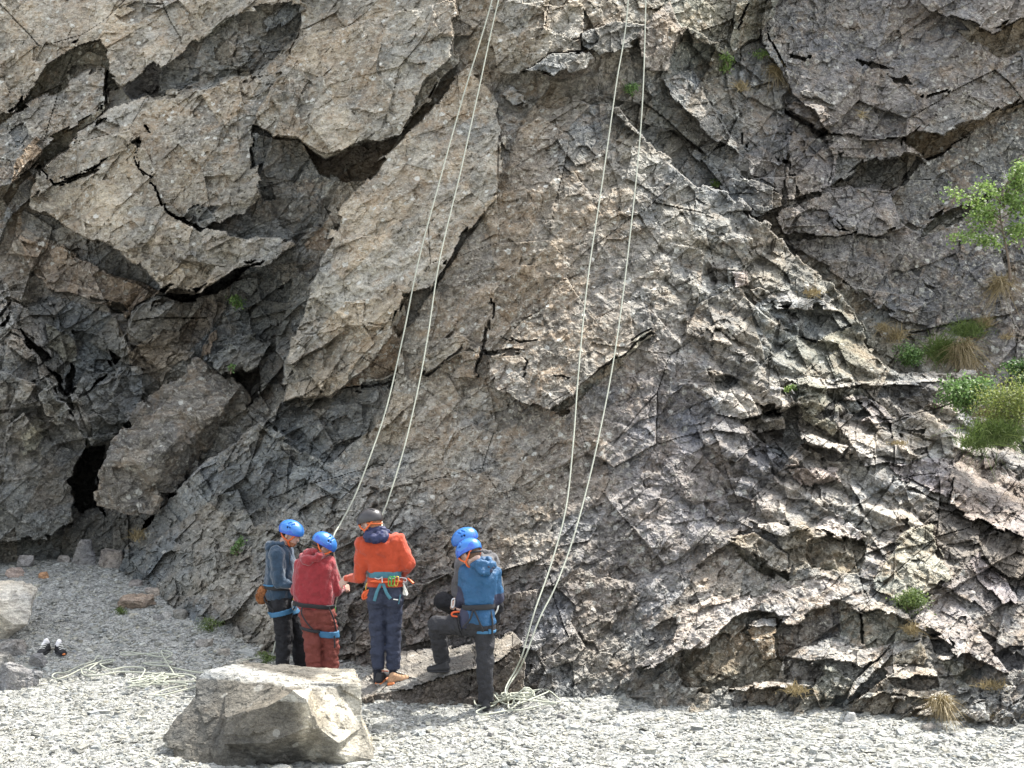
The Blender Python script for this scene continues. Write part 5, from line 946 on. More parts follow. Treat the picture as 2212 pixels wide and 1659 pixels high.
# ---- man in the blue shell jacket, one foot up on the ledge
def person_blue():
    Y = 13.15; z = lambda x, y, d=0.0: Z3(x, y, Y + d)
    foot = z(610, 1500); g = float(ground_z(foot[0], Y)); r = person('climber in blue hooded jacket and charcoal trousers with left foot raised on the ledge', (foot[0], Y, g))
    h = Head(z(492, 245, 0.0), (-0.62, 0.48, -0.58), (-0.1, 0.1, 1))
    neck = z(535, 300)
    shL, shR = z(462, 385, 0.03), z(672, 395, 0.03); elL, wrL = z(440, 590, 0.06), z(385, 650, 0.14); elR, wrR = z(708, 600, 0.08), z(640, 665, 0.24)
    hL, hR = z(530, 820, 0.02), z(600, 835, 0.0); kL, aL = z(222, 815, 0.16), z(265, 1110, 0.34); kR, aR = z(612, 1110, -0.02), z(615, 1440, 0.02)
    body = h.prims(neck) + h.features() + [cap(neck, z(560, 350), 0.06, 0.075), cap(z(570, 420), z(560, 780), 0.08, 0.08)] + arm(shL, elL, wrL, (0.045, 0.038, 0.028)) + arm(shR, elR, wrR, (0.045, 0.038, 0.028)) \
        + leg(hL, kL, aL, (0.07, 0.05, 0.035)) + leg(hR, kR, aR, (0.07, 0.05, 0.035)) + fingers(wrL, (-0.5, 0.7, -0.1), (-0.6, -0.5, 0.5), (-0.1, 0, 1)) + fingers(wrR, (-0.6, 0.5, 0), (0, 0, 1), (-0.6, -0.5, 0))
    bodymesh(r, body); hair_cap(h, r, M_HAIR); blue_helmet(h, r)
    T = [cap(z(500, 430), z(515, 600), 0.105, 0.105), cap(z(628, 440), z(618, 600), 0.115, 0.105), cap(shL, shR, 0.080, 0.082), cap(z(560, 350), z(565, 420), 0.11, 0.13, 0.85, (0, 1, 0)), cap(z(510, 600), z(615, 600), 0.10, 0.10)]
    W = [cap(z(515, 665), z(605, 665), 0.092, 0.092)]
    H = [cap(z(495, 740, 0.0), z(600, 745, 0.0), 0.115, 0.115), cap(z(505, 790), z(595, 800), 0.125, 0.122)]
    S = arm(shL, elL, z(400, 635, 0.12), (0.080, 0.066, 0.050)) + arm(shR, elR, wrR, (0.080, 0.068, 0.050))
    V, F = surf(T + W + H + S, 0.009, 0.022, wrinkle=0.013, wf=12, wst=(1, 1, 0.8), seed=33, cut=half(z(570, 820), (0.12, 0, -1)))
    me = mesh_np(V, F, True); jk = link('jacket', me, [M_BLUJ, M_DKP], r)
    c = V[F].mean(1); q = lambda a: (c - a)
    la = (np.linalg.norm(c - elL, axis=1) < 0.13) & ((c - z(470, 560)) @ A3((0.6, 0, 0.8)) < 0.03); ra = (np.linalg.norm(c - elR, axis=1) < 0.15) & (c[:, 2] < z(700, 560)[2])
    hem = ((c - z(470, 690)) @ A3((1, 0, 0.55)) < -0.0) & (c[:, 2] < z(500, 680)[2]) & (c[:, 0] < z(480, 0)[0])
    me.polygons.foreach_set('material_index', (la | ra | hem).astype(np.int32))
    hd = skin('hood', [cap(z(540, 305, -0.05), z(520, 330, -0.09), 0.035, 0.04), cap(z(560, 320, -0.12), z(650, 335, -0.12), 0.042, 0.048), cap(z(585, 375, -0.14), z(620, 385, -0.14), 0.050, 0.046), cap(z(665, 330, -0.08), z(640, 295, 0.0), 0.042, 0.034), cap(z(560, 290, -0.02), z(630, 290, -0.02), 0.035, 0.035)],
         M_BLUJ, jk, 0.007, 0.03, wrinkle=0.013, wf=18, seed=35)
    skin('hood_panel', [cap(z(590, 400, -0.165), z(660, 375, -0.150), 0.024, 0.02, 0.6, (0, 1, 0)), cap(z(640, 345, -0.16), z(685, 350, -0.12), 0.014, 0.012)], M_DKP, hd, 0.006, 0.012, wrinkle=0.004, wf=20)
    P = [cap(z(510, 815), z(600, 825), 0.118, 0.118)]
    LL = leg(hL, kL, z(262, 1105, 0.34), (0.105, 0.092, 0.078)); LR = leg(hR, kR, z(617, 1430, 0.02), (0.108, 0.084, 0.076))
    skin('trousers', P + LL + LR, M_CHAR, r, 0.009, 0.018, wrinkle=0.014, wf=12, wst=(0.9, 0.9, 1.2), seed=37, cut=lambda Q: np.maximum(np.where(Q[..., 0] < z(400, 0)[0], (z(0, 1125, 0.34)[2] - Q[..., 2]), (z(0, 1440)[2] - Q[..., 2])), -1))
    hs = skin('harness', W, M_BLKW, r, 0.007, 0.02, inflate=0.016, cut=slab(z(560, 662), (-0.05, 0, 1), 0.026))
    straps('riser', [[z(515, 690, -0.11), z(490, 770, -0.15), z(430, 835, -0.13)], [z(520, 690, -0.11), z(560, 780, -0.16), z(595, 870, -0.14)], [z(650, 670, -0.04), z(672, 800, -0.10), z(665, 930, -0.10)], [z(395, 740, -0.06), z(400, 800, -0.05), z(418, 860, -0.05)]], 0.009, M_BLKW, hs, seg=6)
    V, F = surf(LR, 0.007, 0.02, inflate=0.012, cut=slab(z(600, 862), (0, 0, 1), 0.014)); link('leg_loop', mesh_np(V, F, True), M_BLUW, hs)
    V, F = surf(LL, 0.007, 0.02, inflate=0.010, cut=slab(z(405, 820, 0.08), (1, -0.2, 0.25), 0.020)); link('leg_loop', mesh_np(V, F, True), M_BLKW, hs)
    tubes('strap_end', [[z(648, 850, -0.11), z(650, 885, -0.11)]], 0.014, M_BLUW, hs, seg=6, curve=False)
    carabiner('carabiner', z(378, 728, 0.0), (1, 0, 0), (0, 0, 1), M_ORM, hs, 0.085, 0.045, 0.010)
    carabiner('carabiner', z(352, 640, 0.06), (0.1, 0, 1), (1, 0, 0), M_STEEL, hs, 0.085, 0.03, 0.007)
    # raised foot: sock, dark approach shoe, pointing left
    f0 = z(318, 1200, 0.30); t0 = z(140, 1195, 0.30); t0[2] = f0[2]
    skin('sock', [cap(z(268, 1120, 0.33), z(280, 1165, 0.32), 0.040, 0.038)], M_WSOCK, r, 0.007, 0.01)
    shoe(r, f0, t0, M_SOLE, M_SOLE, M_WHT)
    skin('sock', [cap(z(615, 1430), z(612, 1465), 0.036, 0.036)], M_SOCK, r, 0.007, 0.01)
    hx = z(610, 1480); shoe(r, A3((hx[0] + 0.02, Y - 0.06, g)), A3((hx[0] - 0.04, Y + 0.19, g)), M_SOLE, M_SOLE, M_ORW)
    return r
# ---- man in the grey hoodie sitting behind him
def person_grey():
    Y = 13.85; z = lambda x, y, d=0.0: Z3(x, y, Y + d)
    base = z(560, 900, 0.1); r = person('climber in grey hooded top and black trousers sitting cross-legged, half hidden behind the blue jacket', base)
    h = Head(z(458, 150, 0.0), (-0.86, -0.10, -0.42), (0, 0, 1))
    neck = z(520, 225)
    shL, shR = z(430, 330, -0.12), z(655, 290, 0.12); elL, wrL = z(395, 520, -0.05), z(370, 600, -0.10); elR, wrR = z(705, 520, 0.12), z(660, 640, -0.05)
    hip = z(580, 740, 0.12)
    kL, aL = z(268, 620, -0.12), z(405, 715, 0.02); kR, aR = z(695, 665, -0.10), z(560, 820, -0.06)
    body = h.prims(neck) + h.features() + [cap(neck, z(540, 270), 0.06, 0.075), cap(z(560, 340), z(570, 680), 0.09, 0.09)] + arm(shL, elL, wrL, (0.045, 0.038, 0.028)) + arm(shR, elR, wrR, (0.045, 0.038, 0.028)) \
        + leg(z(520, 730, 0.08), kL, aL, (0.07, 0.05, 0.036)) + leg(z(630, 740, 0.08), kR, aR, (0.07, 0.05, 0.036)) + fingers(wrL, (0.1, -0.3, -1), (-1, 0, 0), (0.2, -1, 0)) + fingers(wrR, (-0.6, -0.4, -0.3), (0, 0, 1), (-0.6, 0.5, 0))
    bodymesh(r, body); hair_cap(h, r, M_HAIR); blue_helmet(h, r)
    T = [cap(z(500, 370), z(530, 640), 0.13, 0.13), cap(z(610, 360), z(610, 640), 0.13, 0.13), cap(shL, shR, 0.085, 0.085), cap(z(530, 260), z(550, 340), 0.09, 0.14)]
    S = arm(shL, elL, z(375, 570, -0.09), (0.085, 0.070, 0.050)) + arm(shR, elR, wrR, (0.085, 0.070, 0.050))
    jk = skin('hoodie', T + S, M_GRYH, r, 0.009, 0.022, wrinkle=0.013, wf=13, seed=43)
    skin('hood', [cap(z(590, 235, 0.05), z(640, 235, 0.10), 0.045, 0.04), cap(z(560, 250, 0.12), z(620, 270, 0.16), 0.05)], M_GRYH, jk, 0.008, 0.03, wrinkle=0.013, wf=16)
    P = [cap(z(520, 730, 0.08), z(640, 740, 0.08), 0.125, 0.125)]
    LL = leg(z(520, 730, 0.08), kL, aL, (0.105, 0.088, 0.070)); LR = leg(z(630, 740, 0.08), kR, aR, (0.105, 0.088, 0.070))
    tr = skin('trousers', P + LL + LR, M_BLKT, r, 0.009, 0.02, wrinkle=0.013, wf=12, seed=47)
    tubes('trouser_stripe', [[z(720, 640, -0.19), z(712, 690, -0.20), z(690, 728, -0.19)]], 0.009, M_WHT, tr, seg=6)
    skin('harness', [cap(z(520, 690, 0.04), z(640, 690, 0.06), 0.125, 0.125)], M_BLKW, r, 0.008, 0.02, inflate=0.012, cut=slab(z(580, 690), (0, 0, 1), 0.024))
    shoe(r, z(430, 770, 0.02), z(560, 800, 0.06), M_SOLE, M_SOLE); shoe(r, z(530, 880, -0.02), z(430, 900, -0.08), M_SOLE, M_SOLE)
person_navy(); RED_ROOT, RED_HAND = person_red(); person_orange(); person_blue(); person_grey()
# ================================================================== loose boulders and stones
def ground_hit(u, v):
    d = at(u, v, 1.0) - np.array([0, 0, CAMZ])
    Y = np.arange(9.0, 22.0, 0.02); X = d[0] * Y; Z = CAMZ + d[2] * Y
    g = ground_z(X, Y); k = np.nonzero(Z <= g)[0]
    i = k[0] if len(k) else len(Y) - 1
    return np.array([X[i], Y[i], g[i]])
def facets3(P, cell, seed, slope, off, warp=0.12, aniso=(1, 1, 1)):
    Q = P / cell * np.array(aniso); Q = Q + warp * np.stack([vnoise3(*(Q.T * 0.9), seed + 31), vnoise3(*(Q.T * 0.9 + 7), seed + 32), vnoise3(*(Q.T * 0.9 + 13), seed + 33)], -1)
    I = np.floor(Q).astype(np.int64); best = np.full(len(P), -1e9); H = np.zeros(len(P)); ID = np.zeros(len(P))
    for a in (-1, 0, 1):
        for b in (-1, 0, 1):
            for c in (-1, 0, 1):
                x, y, z = I[:, 0] + a, I[:, 1] + b, I[:, 2] + c
                h = lambda k: hash01(x, y, seed + k, z)
                C = np.stack([x + 0.5 + 0.9 * (h(0) - 0.5), y + 0.5 + 0.9 * (h(1) - 0.5), z + 0.5 + 0.9 * (h(2) - 0.5)], -1)
                d = Q - C; s = -(d * d).sum(1); g = np.stack([h(3), h(4), h(5)], -1) * 2 - 1
                val = (h(6) * 2 - 1) * off * cell + (g * d).sum(1) * slope * cell
                m = s > best; best = np.where(m, s, best); H = np.where(m, val, H); ID = np.where(m, h(8), ID)
    return H, ID
def finish_rock(name, bm, mat, tone, lich, amp=1.0, cell=0.35, seed=1, cuts_len=0.03, facetone=None, aniso=(1, 1, 1), parent=None):
    """subdivide a coarse block, break it into facets, give it its own stone colour"""
    bmesh.ops.triangulate(bm, faces=[f for f in bm.faces if len(f.verts) > 4])
    for it in range(9):
        E = [e for e in bm.edges if e.calc_length() > cuts_len]
        if not E or len(bm.verts) > 45000: break
        bmesh.ops.subdivide_edges(bm, edges=E, cuts=1, use_grid_fill=True)
        bmesh.ops.triangulate(bm, faces=[f for f in bm.faces if len(f.verts) > 4])
    bmesh.ops.triangulate(bm, faces=bm.faces[:])
    bm.normal_update()
    P = np.array([v.co[:] for v in bm.verts]); N = np.array([v.normal[:] for v in bm.verts])
    h1, i1 = facets3(P, cell, seed, 0.45, 0.12, aniso=aniso); h2, i2 = facets3(P, cell * 0.38, seed + 50, 0.55, 0.15, aniso=aniso); h3, i3 = facets3(P, cell * 0.15, seed + 90, 0.6, 0.2, aniso=aniso)
    P2 = P + N * ((h1 * 0.55 + h2 * 0.6 + h3 * 0.7) * amp)[:, None]
    me = bpy.data.meshes.new(name); bm.to_mesh(me); bm.free()
    me.vertices.foreach_set('co', P2.astype(np.float32).ravel()); me.update()
    me.polygons.foreach_set('use_smooth', np.zeros(len(me.polygons), bool))
    tv = 1 + 0.22 * (i1 - .5) + 0.28 * (i2 - .5) + 0.2 * (i3 - .5)
    c = np.ones((len(P), 4)); c[:, :3] = np.array(tone) * tv[:, None]; c[:, 3] = lich
    if facetone is not None: c[:, :3] = facetone(P, c[:, :3])
    ca = me.color_attributes.new('tone', 'FLOAT_COLOR', 'POINT'); ca.data.foreach_set('color', c.astype(np.float32).ravel())
    return link(name, me, mat, parent)
ROCKM = rock_mat('boulder_rock', fine=1.5, bump=0.6)
def block_from_faces(verts, faces, thick):
    """front facets given by corners (u, v, distance); the back is built a real thickness behind them"""
    bm = bmesh.new(); W = [Vector(at(*p)) for p in verts]; vs = [bm.verts.new(w) for w in W]
    for f in faces: bm.faces.new([vs[i] for i in f])
    bmesh.ops.recalc_face_normals(bm, faces=bm.faces[:])
    be = [e for e in bm.edges if len(e.link_faces) == 1]
    nxt = {}
    for e in be:
        a, b = e.verts; nxt.setdefault(a, []).append(b); nxt.setdefault(b, []).append(a)
    st = be[0].verts[0]; loop = [st]; prev = None; cur = st
    while True:
        c = [x for x in nxt[cur] if x is not prev][0]
        if c is st: break
        loop.append(c); prev, cur = cur, c
    cen = sum((v.co for v in loop), Vector()) / len(loop)
    bk = [bm.verts.new(cen + (v.co - cen) * 0.86 + Vector((0, thick, 0))) for v in loop]
    n = len(loop)
    for i in range(n): bm.faces.new([loop[i], loop[(i + 1) % n], bk[(i + 1) % n], bk[i]])
    cb = bm.verts.new(cen + Vector((0, thick * 1.1, 0)))
    for i in range(n): bm.faces.new([bk[i], bk[(i + 1) % n], cb])
    bmesh.ops.recalc_face_normals(bm, faces=bm.faces[:])
    return bm
def K4(x, y, Y): return (318.5 + x * 0.24, 1415.7 + y * 0.24, Y)
def front_boulder():
    V = [K4(545,146,12.05), K4(1200,182,12.1), K4(1900,238,12.05), K4(1908,268,11.8), K4(1700,268,11.72), K4(1480,292,11.65), K4(1262,258,11.72), K4(1190,226,11.8), K4(890,184,11.9),   # 0-8 top
         K4(690,520,11.50), K4(705,552,11.42), K4(1080,470,11.18), K4(1310,325,11.12), K4(1425,400,11.08), K4(1440,645,11.10),            # 9-14
         K4(690,800,11.28), K4(1080,792,11.06), K4(1540,655,11.15), K4(1925,640,11.7), K4(2060,940,11.55), K4(1975,1060,11.5), K4(1720,790,11.2), K4(1690,880,11.3), K4(1450,950,11.42), K4(1150,1010,11.35), K4(620,1100,11.22),  # 15-25
         K4(430,210,12.0), K4(420,350,11.9), K4(150,720,11.65), K4(160,770,11.6), K4(225,870,11.45), K4(250,1130,11.25), K4(700,350,11.80), K4(655,545,11.55), K4(600,840,11.34), K4(1600,1080,11.5)]  # 26-35
    F = [(0,1,2,3,4,5,6,7,8), (8,7,6,9,33,32), (9,6,5,12,11,10), (10,11,12,13,14,16,15), (12,5,13), (5,4,3,18,17,14,13), (14,17,21,22,23,24,25,34,15,16), (18,19,20,22,21,17),
         (0,8,32,33,34,25,31,30,29,28,27,26), (9,10,15,34,33), (22,20,35,23)]
    bm = block_from_faces(V, F, 0.75)
    def ft(P, c):      # sunlight painted in: paler streaked end, whitened top
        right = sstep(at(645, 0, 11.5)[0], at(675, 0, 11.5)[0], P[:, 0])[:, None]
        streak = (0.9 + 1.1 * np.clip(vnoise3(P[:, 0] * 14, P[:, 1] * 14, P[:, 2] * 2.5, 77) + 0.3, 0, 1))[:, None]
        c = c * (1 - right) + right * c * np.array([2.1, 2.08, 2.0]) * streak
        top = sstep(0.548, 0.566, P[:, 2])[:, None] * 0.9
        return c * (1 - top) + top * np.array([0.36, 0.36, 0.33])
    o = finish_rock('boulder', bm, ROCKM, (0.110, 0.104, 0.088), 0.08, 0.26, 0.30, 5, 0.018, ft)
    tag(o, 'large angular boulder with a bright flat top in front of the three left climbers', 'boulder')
front_boulder()
def leaning_block():
    V = [(427,790,18.7),(467,807,18.6),(517,837,18.35),(470,895,17.9),(413,917,17.8),(347,983,17.55),(325,1000,17.5),(233,993,17.65),(247,950,17.85),(277,913,18.0),(320,853,18.35),
         (522,862,18.5),(484,907,18.5),(384,1047,18.2),(377,1067,18.1),(340,1063,17.8),(327,1108,17.65),(253,1108,17.65),(218,1087,17.75),(211,1020,17.8)]
    F = [(0,1,2,3,4,5,6,7,8,9,10), (2,11,12,13,14,15,6,5,4,3), (6,15,16,17,18,19,7)]
    bm = block_from_faces(V, F, 0.9)
    side = at(430, 930, 17.9)
    o = finish_rock('boulder', bm, bpy.data.materials['crag_rock'], (0.185, 0.175, 0.155), 0.6, 0.9, 0.55, 15, 0.03)
    tag(o, 'long leaning block wedged in the dark recess beside the cave mouth', 'boulder')
leaning_block()
def hull_rock(name, u, v, w, h, tone, lich, seed, label, cat='rock', group=None, depth=0.8, tilt=0.0, sink=0.12, amp=0.38, base=None, cut=None, npts=13, mat=None, cell=None):
    p = ground_hit(u, v) if base is None else np.array(base, float); s = p[1] / FPX; W = w * s; Hh = h * s
    rg = random.Random(seed); bm = bmesh.new()
    for i in range(npts):
        a = i / npts * 6.283 + rg.uniform(-.3, .3); zz = rg.choice((0.0, 0.0, 0.35, 0.75, 1.0)); k = 1.0 - 0.28 * zz * rg.random()
        bm.verts.new((math.cos(a) * W * 0.5 * k * rg.uniform(.85, 1.05), math.sin(a) * W * 0.5 * depth * k * rg.uniform(.85, 1.05), zz * Hh * rg.uniform(0.85, 1.0)))
    for i in range(5): bm.verts.new((rg.uniform(-.3, .3) * W, rg.uniform(-.3, .3) * W * depth, Hh * rg.uniform(0.88, 1.0)))
    bm.verts.new((0, 0, -0.15 * Hh))
    r = bmesh.ops.convex_hull(bm, input=bm.verts[:]); bmesh.ops.delete(bm, geom=[g for g in bm.verts if not g.link_faces], context='VERTS')
    bmesh.ops.rotate(bm, verts=bm.verts[:], matrix=Matrix.Rotation(tilt, 3, 'Y') @ Matrix.Rotation(rg.uniform(-.12, .12), 3, 'X'))
    bmesh.ops.translate(bm, verts=bm.verts[:], vec=Vector(p) + Vector((0, W * depth * 0.35, -sink * Hh)))
    c = cell or max(0.10, min(0.35, W * 0.45))
    o = finish_rock(name, bm, mat or ROCKM, tone, lich, amp * min(1, W / 0.5 + 0.25), c, seed, cut or max(0.012, W / 26))
    return tag(o, label, cat, group)
def K5(x, y): return (x * 0.24, 1194.5 + y * 0.24)
# the pale boulder at the left edge and the heap it rests on
LB = ground_hit(*K5(60, 900))
hull_rock('boulder', -8, 1412, 190, 128, (0.42, 0.40, 0.35), 0.15, 21, 'sunlit cream boulder cut off by the left edge of the photo', 'boulder', base=LB + np.array([-0.24, 0.1, 0.15]), depth=0.9, amp=0.3)
hull_rock('rock', 45, 1425, 92, 36, (0.22, 0.215, 0.205), 0.2, 22, 'dark slab propped beneath the cream boulder at the left edge', base=LB + np.array([0.05, -0.1, -0.04]), depth=0.9)
hull_rock('rock', 80, 1446, 52, 34, (0.17, 0.17, 0.17), 0.1, 23, 'small dark block just in front of the pair of shoes', depth=0.8)
hull_rock('rock', 12, 1490, 110, 56, (0.19, 0.19, 0.19), 0.2, 24, 'tilted dark slab in the lower left corner pile', depth=0.9, tilt=0.3)
hull_rock('rock', -30, 1452, 110, 40, (0.2, 0.2, 0.19), 0.2, 25, 'low dark rock at the left edge below the cream boulder', depth=0.9)
hull_rock('rock', 58, 1482, 40, 14, (0.26, 0.26, 0.25), 0.1, 26, 'flat grey slab lying right of the corner pile')
hull_rock('rock', 290, 1318, 104, 34, (0.23, 0.185, 0.15), 0.3, 27, 'long brown rock with moss on its left end lying on the gravel', depth=0.6)
hull_rock('rock', 286, 1332, 28, 7, (0.42, 0.41, 0.35), 0.1, 28, 'thin pale flat stone in front of the long brown mossy rock')
hull_rock('rock', 358, 1338, 24, 17, (0.48, 0.46, 0.42), 0.1, 29, 'small white-topped stone at the foot of the buttress')
hull_rock('rock', 388, 1338, 36, 22, (0.24, 0.225, 0.19), 0.2, 30, 'brown angular stone right of the small white-topped one')
hull_rock('rock', 338, 1342, 26, 13, (0.24, 0.235, 0.22), 0.1, 31, 'small grey stone left of the white-topped one')
hull_rock('rock', 28, 1248, 48, 24, (0.34, 0.28, 0.25), 0.2, 32, 'pinkish angular block near the left edge at the back of the gravel')
hull_rock('rock', 92, 1252, 26, 18, (0.36, 0.21, 0.12), 0.1, 33, 'rust coloured stone to the right of the pinkish block')
hull_rock('rock', 50, 1228, 44, 32, (0.25, 0.25, 0.255), 0.1, 34, 'blue-grey block behind the pinkish block')
hull_rock('rock', 6, 1205, 120, 66, (0.25, 0.215, 0.195), 0.3, 35, 'large dull brown rock at the left edge under the crag wall', depth=0.7)
hull_rock('rock', 178, 1222, 56, 62, (0.20, 0.20, 0.20), 0.1, 36, 'upright grey block standing under the cave mouth', depth=0.6)
hull_rock('rock', 240, 1228, 76, 44, (0.24, 0.215, 0.19), 0.2, 37, 'broken brown slab right of the upright grey block')
hull_rock('rock', 222, 1200, 60, 50, (0.15, 0.15, 0.145), 0.1, 38, 'dark block in the shadow below the cave', depth=0.6)
hull_rock('rock', 135, 1218, 34, 20, (0.23, 0.225, 0.22), 0.1, 39, 'small grey stone left of the upright grey block')
hull_rock('rock', 290, 1268, 34, 14, (0.27, 0.24, 0.21), 0.1, 40, 'flat brown stone at the buttress foot behind the long mossy rock')
hull_rock('rock', 330, 1288, 44, 18, (0.28, 0.25, 0.22), 0.1, 41, 'low slab at the buttress foot above the long mossy rock')
hull_rock('rock', 438, 1400, 46, 18, (0.23, 0.22, 0.2), 0.1, 42, 'low grey slab by the climbing rope at the buttress foot')
hull_rock('rock', 480, 1418, 34, 16, (0.27, 0.26, 0.24), 0.1, 43, 'small slab between the buttress foot and the big front boulder')
hull_rock('rock', 520, 1440, 40, 13, (0.36, 0.35, 0.32), 0.1, 44, 'pale flat stone just behind the bright top of the front boulder')
hull_rock('rock', 1212, 1556, 22, 14, (0.2, 0.2, 0.2), 0.1, 45, 'dark pointed stone to the right of the rope pile')
hull_rock('rock', 1060, 1592, 16, 12, (0.2, 0.2, 0.2), 0.1, 46, 'grey pyramid-shaped stone in front of the rope pile')
hull_rock('rock', 790, 1546, 22, 11, (0.42, 0.42, 0.38), 0.1, 47, 'white stone at the foot of the ledge next to the front boulder')
hull_rock('rock', 1838, 1560, 34, 22, (0.40, 0.40, 0.38), 0.2, 48, 'pale block at the foot of the crag on the lower right')
hull_rock('rock', 2010, 1580, 36, 18, (0.30, 0.27, 0.23), 0.2, 49, 'brownish stone beside the dry grass tuft on the lower right')
hull_rock('rock', 620, 1672, 120, 20, (0.40, 0.39, 0.34), 0.1, 50, 'flat pale stone half under the front boulder', base=ground_hit(600, 1690), depth=0.7)
# scattered single chips
rs = random.Random(11); n_ = 0
for i in range(95):
    u = rs.uniform(10, 2200); v = rs.choice((rs.uniform(1560, 1655), rs.uniform(1575, 1655), rs.uniform(1420, 1560) if u < 420 else rs.uniform(1560, 1600)))
    if 340 < u < 830 and v > 1450: continue
    dk = rs.random() < 0.30; g = rs.uniform(0.12, 0.19) if dk else rs.uniform(0.28, 0.42); w = rs.uniform(7, 19)
    hull_rock('stone', u, v, w, w * rs.uniform(0.28, 0.55), (g, g, g * .96), 0.05, 300 + i, 'loose angular slate stone lying among the chippings on the flat quarry floor', 'stone', 'loose slate stones scattered on the gravel', depth=0.7, npts=8, cut=0.03, amp=0.4)
# ================================================================== ropes and shoes left on the ground
M_ROPE = plain('pale_rope', (0.36, 0.37, 0.30), 0.85, 0.16, 90, 0.003, 260)
def strand(pts, y0, y1, v0=0, v1=1150, gap=0.07, free=()):
    out = []
    P = np.array(pts, float); fine = catmull(np.c_[P, np.zeros(len(P))], 25)[:, :2]
    for u, v in fine:
        Y = y0 + (y1 - y0) * (v - v0) / (v1 - v0)
        Y = min(Y, crag_Y(u, v) - gap); out.append([u, v, Y])
    out = np.array(out); k = np.ones(9) / 9; y = np.minimum(out[:, 2], np.convolve(np.pad(out[:, 2], 4, 'edge'), k, 'valid'))
    out[:, 2] = np.convolve(np.pad(y, 4, 'edge'), k, 'valid')
    return [at(*p) for p in out]
def on_ground(pts, r=0.012, lift=0.0, seed=0):
    rg = random.Random(seed); return [ground_hit(u, v) + np.array([0, 0, r + 0.026 + lift + rg.uniform(0, 0.02)]) for u, v in pts]
def heap(cx, cy, rx, ry, n, seed, lift=0.03):
    """a loose tangle: overlapping loops of changing size wandering over the heap (metres on the ground)"""
    rg = random.Random(seed); c = ground_hit(cx, cy); s = c[1] / FPX; RX = rx * s; RY = ry * s / 0.215
    pts = []; a = rg.uniform(0, 6.28)
    for i in range(n):
        ox, oy = rg.uniform(-.62, .62) * RX, rg.uniform(-.55, .55) * RY; rr = rg.uniform(0.10, 0.42); el = rg.uniform(0.35, 1.0); th = rg.uniform(0, 3.14); sg = rg.choice((-1, 1))
        m = rg.choice((3, 4, 5, 6))
        for j in range(m):
            a += sg * 1.15; x = math.cos(a) * rr * RX; y = math.sin(a) * rr * el * RY
            X = ox + x * math.cos(th) - y * math.sin(th) * RX / max(RY, .01) * 0.5; Yy = oy + x * math.sin(th) * 0.6 + y * math.cos(th)
            X = max(-RX, min(RX, X)); Yy = max(-RY, min(RY, Yy))
            gx, gy = c[0] + X, c[1] + Yy
            pts.append(np.array([gx, gy, float(ground_z(gx, gy)) + 0.038 + lift * rg.uniform(0, 1) * (1 - (X / RX) ** 2)]))
    return pts
def K3r(x, y): return (884.8 + x * 0.26671, 1132.5 + y * 0.26671)
def right_rope():
    A = strand([(1364,-340),(1357,0),(1330,190),(1300,400),(1270,600),(1250,800),(1238,960),(1222,1100),(1190,1220),(1155,1320),(1128,1415)], 17.9, 14.0)
    B = strand([(1400,-340),(1395,0),(1386,250),(1362,500),(1330,750),(1290,960),(1245,1140),(1203,1260),(1166,1335),(1136,1415)], 17.9, 14.0)
    Yb = 13.15
    dn = [at(1108, 1460, 13.2), at(1096, 1484, Yb)]
    A = A + [at(1112, 1450, 13.3), at(1094, 1482, Yb), at(1092, 1500, 12.98)] + on_ground([(1097, 1528), (1102, 1545)])
    B = B + [at(1118, 1452, 13.35), at(1098, 1482, 13.2)] + [at(1090, 1505, 13.1)] + on_ground([(1066, 1520), (1040, 1516)])
    loopbig = on_ground([K3r(*p) for p in [(870,1455),(850,1400),(880,1370),(940,1325),(985,1340),(980,1390),(920,1400),(860,1390),(810,1410)]], lift=0.0)
    loopbig = [p + np.array([0, 0, 0.0]) for p in loopbig]
    for i, hh in enumerate((0.02, .06, .1, .16, .18, .12, .06, .04, .02)): loopbig[i] = at(*K3r(*[(870,1455),(850,1400),(880,1370),(940,1325),(985,1340),(980,1390),(920,1400),(860,1390),(810,1410)][i]), 13.05)
    out1 = on_ground([K3r(*p) for p in [(1010,1395),(1120,1395),(1200,1440),(1220,1470),(1160,1490),(1060,1465),(960,1440),(1000,1400),(1060,1385),(1130,1395)]], seed=2)
    out2 = on_ground([K3r(*p) for p in [(700,1490),(600,1530),(540,1560),(580,1590),(680,1575),(800,1545),(900,1540),(1010,1530),(1100,1500)]], seed=3)
    out3 = on_ground([K3r(*p) for p in [(640,1440),(570,1450),(528,1450),(535,1500),(600,1500),(700,1470),(720,1420),(800,1400),(900,1420)]], seed=4)
    paths = [A + heap(1110, 1522, 70, 17, 16, 3, 0.10) + out2, B + out3 + heap(1110, 1520, 62, 15, 14, 7, 0.09) + out1 + loopbig]
    for i, p in enumerate(paths): pass
    full = paths[0] + [paths[0][-1] + np.array([.1, .05, 0])] + list(reversed(paths[1]))
    o = tubes('climbing_rope', [full], 0.0078, M_ROPE, seg=7, step=0.025)
    tag(o, 'doubled pale rope hanging right of the blue-jacketed climber into a heap', 'rope')
right_rope()
